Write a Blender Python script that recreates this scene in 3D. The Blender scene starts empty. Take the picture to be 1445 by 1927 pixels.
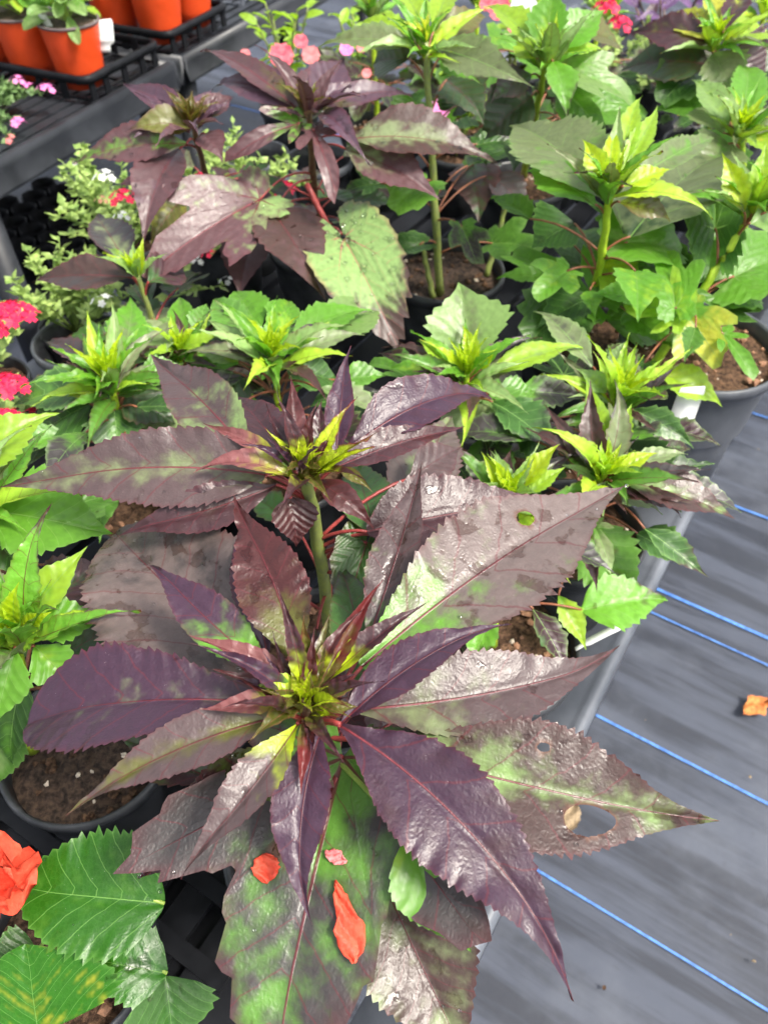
import bpy, bmesh, math, random
import numpy as np
from mathutils import Vector, Matrix
R = math.radians
rng = random.Random(7)
scene = bpy.context.scene
COL = scene.collection

# ---------------------------------------------------------------- camera, sky, sun, exposure
W0, H0, FPX = 1445.0, 1927.0, 1456.0          # photograph size and focal length in its pixels
PITCH = R(48.0)
CAMZ = 1.30
cam_d = bpy.data.cameras.new('camera')
cam = bpy.data.objects.new('camera', cam_d)
COL.objects.link(cam)
cam.location = (0, 0, CAMZ)
cam.rotation_euler = (math.pi / 2 - PITCH, 0, 0)
cam_d.sensor_fit = 'VERTICAL'
cam_d.sensor_height = 24.0
cam_d.lens = 24.0 * FPX / H0
cam_d.clip_start = 0.02
cam_d.clip_end = 500.0
cam_d.dof.use_dof = True
cam_d.dof.focus_distance = 0.52
cam_d.dof.aperture_fstop = 6.5
scene.camera = cam

SUN_EL, SUN_AZ = R(58), R(118)                # azimuth from +Y towards +X
world = bpy.data.worlds.new('World')
scene.world = world
world.use_nodes = True
wn, wl = world.node_tree.nodes, world.node_tree.links
bg = wn['Background']
sky = wn.new('ShaderNodeTexSky')
sky.sky_type = 'NISHITA'
sky.sun_disc = False
sky.sun_elevation = SUN_EL
sky.sun_rotation = SUN_AZ
sky.air_density = 1.0
sky.dust_density = 4.0
sky.ozone_density = 1.0
hs = wn.new('ShaderNodeHueSaturation')        # a thin white overcast: paler than a clear sky
hs.inputs['Saturation'].default_value = 0.32
wl.new(sky.outputs['Color'], hs.inputs['Color'])
wl.new(hs.outputs['Color'], bg.inputs['Color'])
bg.inputs['Strength'].default_value = 0.12
sun_d = bpy.data.lights.new('sun', 'SUN')
sun_d.energy = 2.2
sun_d.angle = R(13)
sun_d.color = (1.0, 0.93, 0.81)
sun = bpy.data.objects.new('sun', sun_d)
COL.objects.link(sun)
sdir = Vector((math.sin(SUN_AZ) * math.cos(SUN_EL), math.cos(SUN_AZ) * math.cos(SUN_EL), math.sin(SUN_EL)))
sun.rotation_euler = sdir.to_track_quat('Z', 'Y').to_euler()
scene.render.engine = 'CYCLES'
scene.cycles.use_denoising = True
scene.cycles.max_bounces = 4
scene.cycles.diffuse_bounces = 2
scene.cycles.glossy_bounces = 2
scene.cycles.transmission_bounces = 5
scene.cycles.use_adaptive_sampling = True
scene.cycles.adaptive_threshold = 0.03
scene.view_settings.view_transform = 'Standard'
scene.view_settings.look = 'None'
scene.view_settings.gamma = 1.0
scene.view_settings.use_curve_mapping = False
scene.view_settings.exposure = 1.34

# ---------------------------------------------------------------- where a point of the place is
CF = np.array((0, math.cos(PITCH), -math.sin(PITCH)))
CU = np.array((0, math.sin(PITCH), math.cos(PITCH)))
CR = np.array((1.0, 0, 0))
CAM = np.array((0, 0, CAMZ))
def ray(px, py):
    return CR * (px - W0 / 2) + CU * (H0 / 2 - py) + CF * FPX
def P(px, py, z):
    r = ray(px, py)
    return CAM + r * ((z - CAMZ) / r[2])
def depth(p):
    return float(np.dot(np.asarray(p) - CAM, CF))
def unit(v):
    v = np.asarray(v, float)
    return v / max(1e-9, np.linalg.norm(v))

# ---------------------------------------------------------------- helpers
def lin(c):
    return tuple(((x / 255) / 12.92 if x / 255 <= 0.04045 else ((x / 255 + 0.055) / 1.055) ** 2.4) for x in c)
def tag(o, label=None, cat=None, group=None, kind=None):
    if label: o['label'] = label
    if cat: o['category'] = cat
    if group: o['group'] = group
    if kind: o['kind'] = kind
    return o
def empty(name, loc, label, cat, group=None):
    o = bpy.data.objects.new(name, None)
    o.empty_display_size = 0.02
    o.location = [float(x) for x in loc]
    COL.objects.link(o)
    return tag(o, label, cat, group)
def wloc(o):
    l = np.array(o.location)
    while o.parent:
        o = o.parent
        l = l + np.array(o.location)
    return l
def link(name, me, parent=None, loc=(0, 0, 0)):
    """loc is in the world; no object of this scene that has children is rotated or scaled"""
    o = bpy.data.objects.new(name, me)
    COL.objects.link(o)
    loc = np.asarray(loc, float)
    if parent is not None:
        loc = loc - wloc(parent)
        o.parent = parent
    o.location = [float(x) for x in loc]
    return o
def mesh_np(name, verts, faces, mat, smooth=True):
    me = bpy.data.meshes.new(name)
    me.from_pydata([tuple(map(float, v)) for v in verts], [], [tuple(map(int, f)) for f in faces])
    if mat: me.materials.append(mat)
    if smooth and len(me.polygons):
        me.polygons.foreach_set('use_smooth', [True] * len(me.polygons))
    me.update()
    return me
class MB:
    """collects shapes that make up ONE piece"""
    def __init__(self): self.v, self.f = [], []
    def add(self, vs, fs):
        o = len(self.v)
        self.v += [tuple(map(float, x)) for x in vs]
        self.f += [tuple(i + o for i in f) for f in fs]
    def box(self, c, ax, ay, az):
        """centre and three half-axis vectors"""
        c, ax, ay, az = map(np.asarray, (c, ax, ay, az))
        vs = [c + sx * ax + sy * ay + sz * az for sz in (-1, 1) for sy in (-1, 1) for sx in (-1, 1)]
        self.add(vs, [(0, 2, 3, 1), (4, 5, 7, 6), (0, 1, 5, 4), (2, 6, 7, 3), (0, 4, 6, 2), (1, 3, 7, 5)])
    def tube(self, pts, rad, n=8, cap=True):
        pts = [np.asarray(p, float) for p in pts]
        m = len(pts)
        rad = rad if hasattr(rad, '__len__') else [rad] * m
        vs = []
        ref = np.array((0.31, 0.2, 0.93))
        for i, p in enumerate(pts):
            t = unit(pts[min(m - 1, i + 1)] - pts[max(0, i - 1)])
            a = np.cross(t, ref)
            if np.linalg.norm(a) < 0.1: a = np.cross(t, (1, 0, 0))
            a = unit(a); b = np.cross(t, a)
            vs += [p + rad[i] * (math.cos(2 * math.pi * k / n) * a + math.sin(2 * math.pi * k / n) * b) for k in range(n)]
        fs = [(i * n + k, i * n + (k + 1) % n, (i + 1) * n + (k + 1) % n, (i + 1) * n + k) for i in range(m - 1) for k in range(n)]
        if cap:
            fs += [tuple(range(n))[::-1], tuple(range((m - 1) * n, m * n))]
        self.add(vs, fs)
    def lathe(self, c, prof, n=40, cap0=False, cap1=False, sx=1.0):
        c = np.asarray(c, float)
        vs = [c + (r * math.cos(2 * math.pi * k / n) * sx, r * math.sin(2 * math.pi * k / n), z) for r, z in prof for k in range(n)]
        m = len(prof)
        fs = [(i * n + k, i * n + (k + 1) % n, (i + 1) * n + (k + 1) % n, (i + 1) * n + k) for i in range(m - 1) for k in range(n)]
        if cap0: fs.append(tuple(range(n))[::-1])
        if cap1: fs.append(tuple(range((m - 1) * n, m * n)))
        self.add(vs, fs)
    def blob(self, c, r, n=6, flat=1.0, jit=0.25):
        c = np.asarray(c, float)
        vs = [c + (0, 0, r * flat)]
        for ring, (z, q) in enumerate(((0.5, 0.87), (-0.5, 0.87))):
            for k in range(n):
                a = 2 * math.pi * (k + ring * 0.5) / n
                j = 1 + jit * (rng.random() - 0.5) * 2
                vs.append(c + np.array((q * math.cos(a), q * math.sin(a), z * flat)) * r * j)
        vs.append(c - (0, 0, r * flat))
        fs = [(0, 1 + k, 1 + (k + 1) % n) for k in range(n)]
        fs += [(1 + k, 1 + n + k, 1 + n + (k + 1) % n, 1 + (k + 1) % n) for k in range(n)][:0]
        for k in range(n):
            a, b, c2, d = 1 + k, 1 + (k + 1) % n, 1 + n + k, 1 + n + (k + 1) % n
            fs += [(a, c2, b), (b, c2, d)]
        fs += [(1 + n + (k + 1) % n, 1 + n + k, 2 * n + 1) for k in range(n)]
        self.add(vs, fs)
    def build(self, name, mat, parent=None, loc=(0, 0, 0), smooth=True, kind=None):
        loc = np.asarray(loc, float)
        me = mesh_np(name, np.asarray(self.v) - loc, self.f, mat, smooth)
        o = link(name, me, parent, loc)
        if kind: o['kind'] = kind
        return o

# ---------------------------------------------------------------- materials
def new_mat(name):
    m = bpy.data.materials.new(name)
    m.use_nodes = True
    nt = m.node_tree
    return m, nt, nt.nodes, nt.links, nt.nodes['Principled BSDF']
def math_n(nt, op, a, b=None, c=None, clamp=False):
    n = nt.nodes.new('ShaderNodeMath'); n.operation = op; n.use_clamp = clamp
    for i, x in enumerate((a, b, c)):
        if x is None: continue
        if isinstance(x, (int, float)): n.inputs[i].default_value = x
        else: nt.links.new(x, n.inputs[i])
    return n.outputs[0]
def map_n(nt, v, a, b, c=0.0, d=1.0, smooth=True):
    n = nt.nodes.new('ShaderNodeMapRange'); n.interpolation_type = 'SMOOTHSTEP' if smooth else 'LINEAR'
    nt.links.new(v, n.inputs['Value'])
    for k, x in zip(('From Min', 'From Max', 'To Min', 'To Max'), (a, b, c, d)):
        if isinstance(x, (int, float)): n.inputs[k].default_value = x
        else: nt.links.new(x, n.inputs[k])
    return n.outputs['Result']
def mix_n(nt, f, a, b, mode='MIX'):
    n = nt.nodes.new('ShaderNodeMix'); n.data_type = 'RGBA'; n.blend_type = mode
    for s, x in ((n.inputs[0], f), (n.inputs[6], a), (n.inputs[7], b)):
        if isinstance(x, (int, float)): s.default_value = x
        elif isinstance(x, tuple): s.default_value = (*x[:3], 1)
        else: nt.links.new(x, s)
    return n.outputs[2]
def noise_n(nt, vec, scale, detail=3, rough=0.55):
    n = nt.nodes.new('ShaderNodeTexNoise')
    n.inputs['Scale'].default_value = scale; n.inputs['Detail'].default_value = detail; n.inputs['Roughness'].default_value = rough
    if vec is not None: nt.links.new(vec, n.inputs['Vector'])
    return n.outputs['Fac']
def bump_n(nt, h, strength, dist, prev=None):
    n = nt.nodes.new('ShaderNodeBump')
    n.inputs['Strength'].default_value = strength; n.inputs['Distance'].default_value = dist
    nt.links.new(h, n.inputs['Height'])
    if prev is not None: nt.links.new(prev, n.inputs['Normal'])
    return n.outputs['Normal']

def leaf_material(name, rough, transl, quilt, spec=0.5, near=True, bump=0.4):
    m, nt, N, Lk, pb = new_mat(name)
    def att(n):
        a = N.new('ShaderNodeAttribute'); a.attribute_name = n; return a
    def uv(n):
        u = N.new('ShaderNodeUVMap'); u.uv_map = n; return u.outputs['UV']
    c1, c2, ve = att('c1'), att('c2'), att('vein')
    vn = N.new('ShaderNodeSeparateXYZ'); Lk.new(uv('vn'), vn.inputs[0])
    ls = uv('ls')
    n_big = noise_n(nt, ls, 45, 3 if near else 2, 0.62)
    n_mid = noise_n(nt, ls, 150, 3 if near else 1)
    f = math_n(nt, 'ADD', c2.outputs['Alpha'], math_n(nt, 'MULTIPLY', math_n(nt, 'SUBTRACT', n_big, 0.5), 1.3))
    ph = math_n(nt, 'ADD', vn.outputs[1], math_n(nt, 'MULTIPLY', n_big, 0.35))
    lat_d = math_n(nt, 'PINGPONG', ph, 0.5)
    f = math_n(nt, 'ADD', f, math_n(nt, 'MULTIPLY', math_n(nt, 'SUBTRACT', lat_d, 0.25), 0.32))     # green stays between the veins
    f = map_n(nt, f, 0.25, 0.85)
    base = mix_n(nt, f, c1.outputs['Color'], c2.outputs['Color'])
    base = mix_n(nt, 1.0, base, mix_n(nt, n_mid, (0.74, 0.74, 0.74), (1.26, 1.26, 1.26)), 'MULTIPLY')
    main = map_n(nt, vn.outputs[0], 0.35, 0.9, 1.0, 0.0)
    lat = map_n(nt, lat_d, 0.012, 0.035, 1.0, 0.0)
    base = mix_n(nt, math_n(nt, 'MULTIPLY', lat, 0.5 if near else 0.35), base, ve.outputs['Color'])
    h = math_n(nt, 'MULTIPLY', map_n(nt, lat_d, 0.0, 0.5, 0.0, 1.0), quilt)
    h = math_n(nt, 'SUBTRACT', h, math_n(nt, 'MULTIPLY', main, 0.35))
    h = math_n(nt, 'ADD', h, math_n(nt, 'MULTIPLY', n_mid, 0.6))
    if near:
        h = math_n(nt, 'ADD', h, math_n(nt, 'MULTIPLY', n_big, 0.9))
        vor = N.new('ShaderNodeTexVoronoi'); vor.feature = 'DISTANCE_TO_EDGE'; vor.inputs['Scale'].default_value = 330
        Lk.new(ls, vor.inputs['Vector'])
        net = map_n(nt, vor.outputs['Distance'], 0.0, 0.10, 1.0, 0.0)
        base = mix_n(nt, math_n(nt, 'MULTIPLY', net, 0.07), base, ve.outputs['Color'])
        h = math_n(nt, 'ADD', h, math_n(nt, 'MULTIPLY', map_n(nt, vor.outputs['Distance'], 0.0, 0.55), 0.16))
    base = mix_n(nt, math_n(nt, 'MULTIPLY', main, 0.9), base, ve.outputs['Color'])
    # water film: clear-edged puddles that darken the blade and shine
    wn_ = noise_n(nt, ls, 46, 3 if near else 2, 0.5)
    thr = math_n(nt, 'SUBTRACT', 0.755, math_n(nt, 'MULTIPLY', c1.outputs['Alpha'], 0.34))
    wet = map_n(nt, math_n(nt, 'SUBTRACT', wn_, thr), -0.012, 0.04)
    base = mix_n(nt, math_n(nt, 'MULTIPLY', wet, 0.6), base, mix_n(nt, 1.0, base, (0.42, 0.28, 0.22), 'MULTIPLY'))
    if near:
        h = math_n(nt, 'ADD', h, math_n(nt, 'MULTIPLY', map_n(nt, math_n(nt, 'SUBTRACT', wn_, thr), -0.012, 0.06), 0.3))
        vs = N.new('ShaderNodeTexVoronoi'); vs.inputs['Scale'].default_value = 420     # pale specks of dust
        Lk.new(ls, vs.inputs['Vector'])
        spk = math_n(nt, 'MULTIPLY', map_n(nt, vs.outputs['Distance'], 0.05, 0.11, 1.0, 0.0), map_n(nt, n_mid, 0.56, 0.62))
        base = mix_n(nt, math_n(nt, 'MULTIPLY', spk, 0.4), base, (0.62, 0.55, 0.55))
    Lk.new(base, pb.inputs['Base Color'])
    r = math_n(nt, 'ADD', rough, math_n(nt, 'MULTIPLY', math_n(nt, 'SUBTRACT', n_mid, 0.5), 0.3))
    rr = N.new('ShaderNodeMix'); Lk.new(wet, rr.inputs[0]); Lk.new(r, rr.inputs[2]); rr.inputs[3].default_value = 0.26
    Lk.new(rr.outputs[0], pb.inputs['Roughness'])
    pb.inputs['Specular IOR Level'].default_value = spec
    Lk.new(bump_n(nt, h, bump, 0.0016), pb.inputs['Normal'])
    tr = N.new('ShaderNodeBsdfTranslucent')
    Lk.new(mix_n(nt, 1.0, base, (1.3, 1.35, 0.6), 'MULTIPLY'), tr.inputs['Color'])
    mx = N.new('ShaderNodeMixShader'); mx.inputs[0].default_value = transl
    Lk.new(pb.outputs[0], mx.inputs[1]); Lk.new(tr.outputs[0], mx.inputs[2])
    Lk.new(mx.outputs[0], N['Material Output'].inputs['Surface'])
    return m
M_LEAF = leaf_material('hibiscus_leaf', 0.40, 0.17, 0.55, 0.62, bump=0.5)
M_LEAF_FAR = leaf_material('far_hibiscus_leaf', 0.43, 0.18, 0.5, 0.55, False, bump=.5)
M_SOFT = leaf_material('soft_green_leaf', 0.38, 0.46, 0.5, 0.55, False, bump=.5)
M_GLOSS = leaf_material('glossy_leaf', 0.34, 0.30, 0.4, 0.4, bump=.3)

def plain(name, col, rough=0.5, var=0.15, scale=60, bump=0.2, bdist=0.001, spec=0.5, metal=0, transl=0.0, col2=None, coord='Object'):
    m, nt, N, Lk, pb = new_mat(name)
    tc = N.new('ShaderNodeTexCoord').outputs[coord]
    n1 = noise_n(nt, tc, scale, 5, 0.6)
    lo = tuple(x * (1 - var) for x in col); hi = col2 if col2 else tuple(x * (1 + var) for x in col)
    c = mix_n(nt, map_n(nt, n1, 0.3, 0.7), lo, hi)
    Lk.new(c, pb.inputs['Base Color'])
    n2 = noise_n(nt, tc, scale * 6, 3)
    Lk.new(map_n(nt, n1, 0.2, 0.8, max(0.03, rough - 0.12), min(1, rough + 0.12)), pb.inputs['Roughness'])
    pb.inputs['Specular IOR Level'].default_value = spec
    pb.inputs['Metallic'].default_value = metal
    if bump: Lk.new(bump_n(nt, math_n(nt, 'ADD', n1, math_n(nt, 'MULTIPLY', n2, 0.4)), bump, bdist), pb.inputs['Normal'])
    if transl:
        tr = N.new('ShaderNodeBsdfTranslucent'); Lk.new(c, tr.inputs['Color'])
        mx = N.new('ShaderNodeMixShader'); mx.inputs[0].default_value = transl
        Lk.new(pb.outputs[0], mx.inputs[1]); Lk.new(tr.outputs[0], mx.inputs[2])
        Lk.new(mx.outputs[0], N['Material Output'].inputs['Surface'])
    return m
M_STEM_G = plain('green_stem', lin((150, 165, 80)), 0.42, 0.2, 120, 0.3, col2=lin((120, 130, 80)))
M_STEM_Y = plain('bright_stem', lin((165, 195, 50)), 0.38, 0.15, 120, 0.3)
M_STEM_P = plain('purple_stem', lin((110, 62, 58)), 0.42, 0.3, 120, 0.3, col2=lin((122, 104, 72)))
M_PET_R = plain('red_petiole', lin((150, 62, 60)), 0.4, 0.25, 150, 0.2)
M_PET_B = plain('brown_petiole', lin((140, 86, 62)), 0.45, 0.25, 150, 0.2)
M_PET_G = plain('green_petiole', lin((140, 165, 70)), 0.45, 0.2, 150, 0.2)
M_RIB_R = plain('crimson_midrib', lin((118, 50, 58)), 0.42, 0.25, 200, 0.2)
M_RIB_G = plain('pale_midrib', lin((150, 185, 120)), 0.42, 0.15, 200, 0.2)
M_POT = plain('black_pot_plastic', (0.022, 0.024, 0.028), 0.42, 0.35, 25, 0.12, col2=(0.05, 0.053, 0.06))
M_POT_GREY = plain('dusty_pot_plastic', (0.06, 0.067, 0.08), 0.45, 0.2, 14, 0.1, col2=(0.10, 0.108, 0.125))
M_BENCH = plain('bench_plastic', (0.085, 0.096, 0.118), 0.42, 0.2, 9, 0.15, col2=(0.13, 0.143, 0.17))
M_BENCH2 = plain('back_bench_plastic', (0.016, 0.018, 0.023), 0.42, 0.3, 9, 0.15, spec=.45, col2=(0.028, 0.031, 0.038))
M_SLAT_SHADE = plain('shaded_slat_plastic', (0.008, 0.009, 0.012), 0.5, 0.3, 9, 0.15, spec=.2, col2=(0.015, 0.016, 0.02))  # near-black bench plastic: shade below the pots put into its colour
M_TRAY = plain('tray_plastic', (0.009, 0.0095, 0.012), 0.42, 0.3, 20, 0.1, spec=.15, col2=(0.014, 0.015, 0.018))  # black plastic, darkened further to carry shade at the near corner
M_TERRA = plain('orange_pot_plastic', lin((208, 70, 26)), 0.45, 0.08, 20, 0.08)
M_RIM_G = plain('grey_pot_rim', lin((105, 92, 92)), 0.5, 0.1, 30)
M_SOIL = plain('potting_soil', lin((66, 48, 38)), 0.9, 0.5, 160, 1.0, 0.004, 0.2, col2=lin((120, 92, 72)))
M_SOIL_D = plain('wet_potting_soil', lin((44, 34, 30)), 0.8, 0.5, 160, 1.0, 0.004, 0.3, col2=lin((92, 74, 62)))
M_CHIP = plain('bark_chip', lin((150, 110, 85)), 0.8, 0.4, 300, 0.5)
M_CHIP_P = plain('pale_perlite', lin((205, 190, 172)), 0.8, 0.1, 300, 0.3)
M_CORAL = plain('coral_petal', lin((245, 84, 62)), 0.5, 0.12, 90, 0.6, 0.002, 0.3, transl=0.3, col2=lin((252, 112, 84)))
M_CORAL_P = plain('pink_petal', lin((240, 120, 125)), 0.5, 0.12, 90, 0.5, 0.002, 0.3, transl=0.3, col2=lin((250, 160, 160)))
M_RED_F = plain('red_floret', lin((220, 20, 74)), 0.5, 0.2, 200, 0.3, 0.001, 0.3, transl=0.2, col2=lin((242, 52, 92)))
M_PINK_F = plain('pink_floret', lin((238, 108, 190)), 0.5, 0.15, 200, 0.3, 0.001, 0.3, transl=0.2, col2=lin((246, 160, 212)))
M_ROSE_F = plain('rose_floret', lin((222, 70, 96)), 0.5, 0.25, 90, 0.6, 0.002, 0.3, transl=0.2, col2=lin((244, 130, 140)))
M_WHITE_F = plain('white_floret', (0.8, 0.82, 0.8), 0.5, 0.05, 200, 0.3, 0.001, 0.3, transl=0.2)
M_YEL_F = plain('yellow_floret', lin((235, 200, 60)), 0.5, 0.1, 200, 0.2, transl=0.2)
M_HERB = plain('herb_foliage', lin((140, 178, 88)), 0.5, 0.3, 50, 0.2, transl=0.35, col2=lin((192, 216, 124)))
M_HERB_D = plain('dark_herb_foliage', lin((84, 120, 66)), 0.5, 0.35, 50, 0.2, transl=0.3, col2=lin((128, 160, 96)))
M_TAG = plain('white_plant_tag', (0.72, 0.73, 0.72), 0.45, 0.06, 40, 0.05)
M_TAG_P = plain('tag_print', (0.12, 0.12, 0.13), 0.5, 0.1, 40, 0)
M_DRY = plain('dry_leaf', lin((200, 108, 40)), 0.7, 0.3, 120, 0.8, 0.003, col2=lin((216, 142, 76)))
M_STRAW = plain('straw_debris', lin((140, 122, 96)), 0.8, 0.3, 200, 0.4)

def drop_material():
    m, nt, N, Lk, pb = new_mat('water_drop')
    pb.inputs['Base Color'].default_value = (1, 1, 1, 1)
    pb.inputs['Roughness'].default_value = 0.02
    pb.inputs['IOR'].default_value = 1.33
    pb.inputs['Transmission Weight'].default_value = 1.0
    return m
M_DROP = drop_material()

BDIR = np.array((0.531, 0.847, 0.0))          # along the benches
ADIR = np.array((0.847, -0.531, 0.0))         # across them, along the blue stripes
def fabric_material():
    m, nt, N, Lk, pb = new_mat('woven_ground_cover')
    tc = N.new('ShaderNodeTexCoord').outputs['Object']
    mp = N.new('ShaderNodeMapping'); mp.inputs['Rotation'].default_value = (0, 0, math.atan2(0.531, 0.847))
    Lk.new(tc, mp.inputs['Vector'])
    w1 = N.new('ShaderNodeTexWave'); w1.bands_direction = 'X'; w1.inputs['Scale'].default_value = 110
    w2 = N.new('ShaderNodeTexWave'); w2.bands_direction = 'Y'; w2.inputs['Scale'].default_value = 150
    Lk.new(mp.outputs[0], w1.inputs['Vector']); Lk.new(mp.outputs[0], w2.inputs['Vector'])
    st = N.new('ShaderNodeMapping'); st.inputs['Scale'].default_value = (0.9, 9.0, 1.0)
    Lk.new(mp.outputs[0], st.inputs['Vector'])
    n1 = noise_n(nt, st.outputs[0], 2.2, 5, 0.6)      # dusty streaks run with the weave
    n2 = noise_n(nt, tc, 3.5, 5, 0.65)
    n3 = noise_n(nt, tc, 40, 4, 0.6)
    c = mix_n(nt, map_n(nt, n1, 0.40, 0.62), (0.018, 0.023, 0.037), (0.056, 0.067, 0.097))
    c = mix_n(nt, math_n(nt, 'MULTIPLY', map_n(nt, n2, 0.46, 0.72), 0.65), c, (0.10, 0.113, 0.145))
    c = mix_n(nt, math_n(nt, 'MULTIPLY', map_n(nt, n3, 0.62, 0.75), 0.25), c, (0.03, 0.03, 0.033))
    wv = math_n(nt, 'MULTIPLY', w1.outputs['Fac'], w2.outputs['Fac'])
    c = mix_n(nt, math_n(nt, 'MULTIPLY', wv, 0.35), c, (0.03, 0.031, 0.036))
    Lk.new(c, pb.inputs['Base Color'])
    Lk.new(map_n(nt, n1, 0.3, 0.7, 0.36, 0.55), pb.inputs['Roughness'])
    nb = bump_n(nt, wv, 0.5, 0.0012)
    nb = bump_n(nt, n2, 0.25, 0.02, nb)
    Lk.new(nb, pb.inputs['Normal'])
    return m
M_FABRIC = fabric_material()
M_STRIPE = plain('blue_yarn', lin((62, 112, 190)), 0.6, 0.25, 90, 0.5, 0.001, col2=lin((88, 140, 214)))

# ---------------------------------------------------------------- leaves
PROF = {
 'lance': [(0, .05), (.05, .20), (.13, .52), (.22, .84), (.33, 1), (.44, .97), (.56, .80), (.67, .53), (.77, .30), (.86, .145), (.93, .065), (1, 0)],
 'narrow': [(0, .16), (.08, .48), (.18, .84), (.3, 1), (.44, .9), (.57, .67), (.69, .42), (.8, .21), (.9, .08), (1, 0)],
 'ovate': [(0, .1), (.04, .46), (.11, .80), (.22, 1), (.34, .99), (.48, .85), (.61, .62), (.73, .4), (.84, .2), (.93, .07), (1, 0)],
 'round': [(0, .12), (.03, .5), (.1, .8), (.22, .98), (.36, 1), (.52, .94), (.68, .78), (.82, .54), (.92, .3), (.97, .15), (1, 0)],
 'obov': [(0, .06), (.12, .26), (.28, .55), (.45, .82), (.6, .98), (.72, 1), (.84, .86), (.93, .58), (.98, .3), (1, 0)],
 'rhomb': [(0, .08), (.1, .36), (.22, .68), (.33, .92), (.43, 1), (.53, .93), (.65, .66), (.76, .37), (.86, .17), (.94, .07), (1, 0)],
}
def prof(kind, u):
    a = np.array(PROF[kind])
    x = np.interp(u, a[:, 0], a[:, 1])
    y = (np.interp(np.clip(u - .02, 0, 1), a[:, 0], a[:, 1]) + np.interp(np.clip(u + .02, 0, 1), a[:, 0], a[:, 1]) + 2 * x) / 4
    y[-1] = 0
    return y
LOBES = {   # angle, reach, half-width of each lobe, around the petiole's end
 'three': [(0, 1.0, .52), (.82, .78, .40), (-.82, .74, .40), (1.75, .36, .75), (-1.75, .36, .75)],
 'five': [(0, 1.0, .36), (.66, .86, .32), (-.66, .88, .32), (1.3, .66, .34), (-1.3, .64, .34), (2.1, .34, .6), (-2.1, .34, .6)],
 'heart': [(0, 1.0, .62), (.75, .74, .62), (-.75, .74, .62), (1.55, .56, .6), (-1.55, .56, .6), (2.2, .36, .5), (-2.2, .36, .5)],
 'spur': [(0, 1.0, .34), (.85, .56, .30), (-.9, .42, .34), (1.9, .26, .7), (-1.9, .26, .7)],
}
def leaf_grid(kind, Lm, Wm, npx, wpx, rg, teeth=1.0):
    """verts (l, s) in metres, main-vein distance, lateral phase, edge fraction, faces, u"""
    if kind in PROF:
        nt = int(min(38, max(8, npx / 17)))
        per = 4 if npx > 150 else 3
        nu = nt * per
        nv = int(min(11, max(3, wpx / 16)))
        u = np.linspace(0, 1, nu + 1)
        h = prof(kind, u) * Wm / 2
        saw = (np.arange(nu + 1) % per) / (per - 1.0)
        irr = np.array([rg.uniform(.15, 1.6) for _ in range(nt + 1)])[np.arange(nu + 1) // per]
        asym = rg.uniform(.92, 1.08)
        tv = np.linspace(-1, 1, 2 * nv + 1)
        tv = np.sign(tv) * np.abs(tv) ** 0.9
        U, V = np.meshgrid(u, tv, indexing='ij')
        tooth = 1 + teeth * 0.085 * (saw - .45) * irr * np.clip(np.minimum(u / .12, 1), 0, 1)
        Hh = (h)[:, None] * np.where(V > 0, asym, 2 - asym)
        edge = np.abs(V) ** 3
        S = V * Hh * (1 + (tooth[:, None] - 1) * edge)
        Lc = U * Lm + (np.abs(S) * .22 * np.abs(V)) * (1 - U) + 0
        thick = (0.0011 * (1 - U * .75)) * min(1.3, Lm / .16)
        D = np.abs(S) / thick
        sp = Lm / 6.3
        PH = (Lc - np.abs(S) * (1.25 - .35 * np.abs(V))) / sp + np.where(S > 0, .37, 0)
        n2 = 2 * nv + 1
        faces = [(i * n2 + j, (i + 1) * n2 + j, (i + 1) * n2 + j + 1, i * n2 + j + 1) for i in range(nu) for j in range(n2 - 1)]
        return Lc.ravel(), S.ravel(), D.ravel(), PH.ravel(), np.abs(V).ravel(), V.ravel(), faces, U.ravel()
    lobes = LOBES[kind]
    nr = int(min(128, max(36, npx / 3.2)))
    nr += nr % 2
    rings = int(min(13, max(5, npx / 24)))
    th = np.linspace(-2.75, 2.75, nr + 1)
    r = np.zeros_like(th)
    for a, reach, hw in lobes:
        x = np.abs(th - a) / hw
        prof_l = reach * np.clip(1 - .52 * x ** 1.35, 0.0, 1) * (1 / (1 + np.exp((x - 1.35) * 7)) )
        r = (r ** 8 + prof_l ** 8) ** (1 / 8)
    r = np.maximum(r, .16)
    if kind == 'heart':
        r = (.42 + .46 * ((1 + np.cos(th)) / 2) ** 1.1 + .12 * np.exp(-(th / .22) ** 2)) * (1 - .25 * np.clip((np.abs(th) - 2.2) / .55, 0, 1) ** 2)
    saw = (np.arange(nr + 1) % 3) / 2.0
    irr = np.array([rg.uniform(.4, 1.4) for _ in range(nr + 1)])
    # nearest lobe axis
    la = np.array([l[0] for l in lobes if abs(l[0]) < 2.0])
    near = np.argmin(np.abs(th[:, None] - la[None, :]), 1)
    dth = th - la[near]
    rr = np.linspace(0, 1, rings + 1)
    RR, TH = np.meshgrid(rr, th, indexing='ij')
    edge = RR ** 4
    rad = RR * (r * (1 + teeth * .075 * (saw - .5) * irr))[None, :] ** 1 * Lm
    rad = RR * r[None, :] * Lm * (1 + edge * (teeth * .075 * (saw - .5) * irr)[None, :])
    sc = Wm / (2 * max(1e-6, float(np.max(r * np.abs(np.sin(th))) * Lm)))
    Lc = rad * np.cos(TH); S = rad * np.sin(TH) * sc
    dd = np.abs(rad * np.sin(dth)[None, :])
    thick = 0.0018 * (1 - .7 * RR) * min(1.3, Lm / .16)
    D = dd / thick
    sp = Lm / 6.5
    PH = (rad * np.cos(dth)[None, :] - dd * 1.05) / sp + np.where(dth[None, :] > 0, .37, 0)
    n2 = nr + 1
    faces = []
    for i in range(rings):
        for j in range(nr):
            faces.append((i * n2 + j, (i + 1) * n2 + j, (i + 1) * n2 + j + 1, i * n2 + j + 1))
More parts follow.
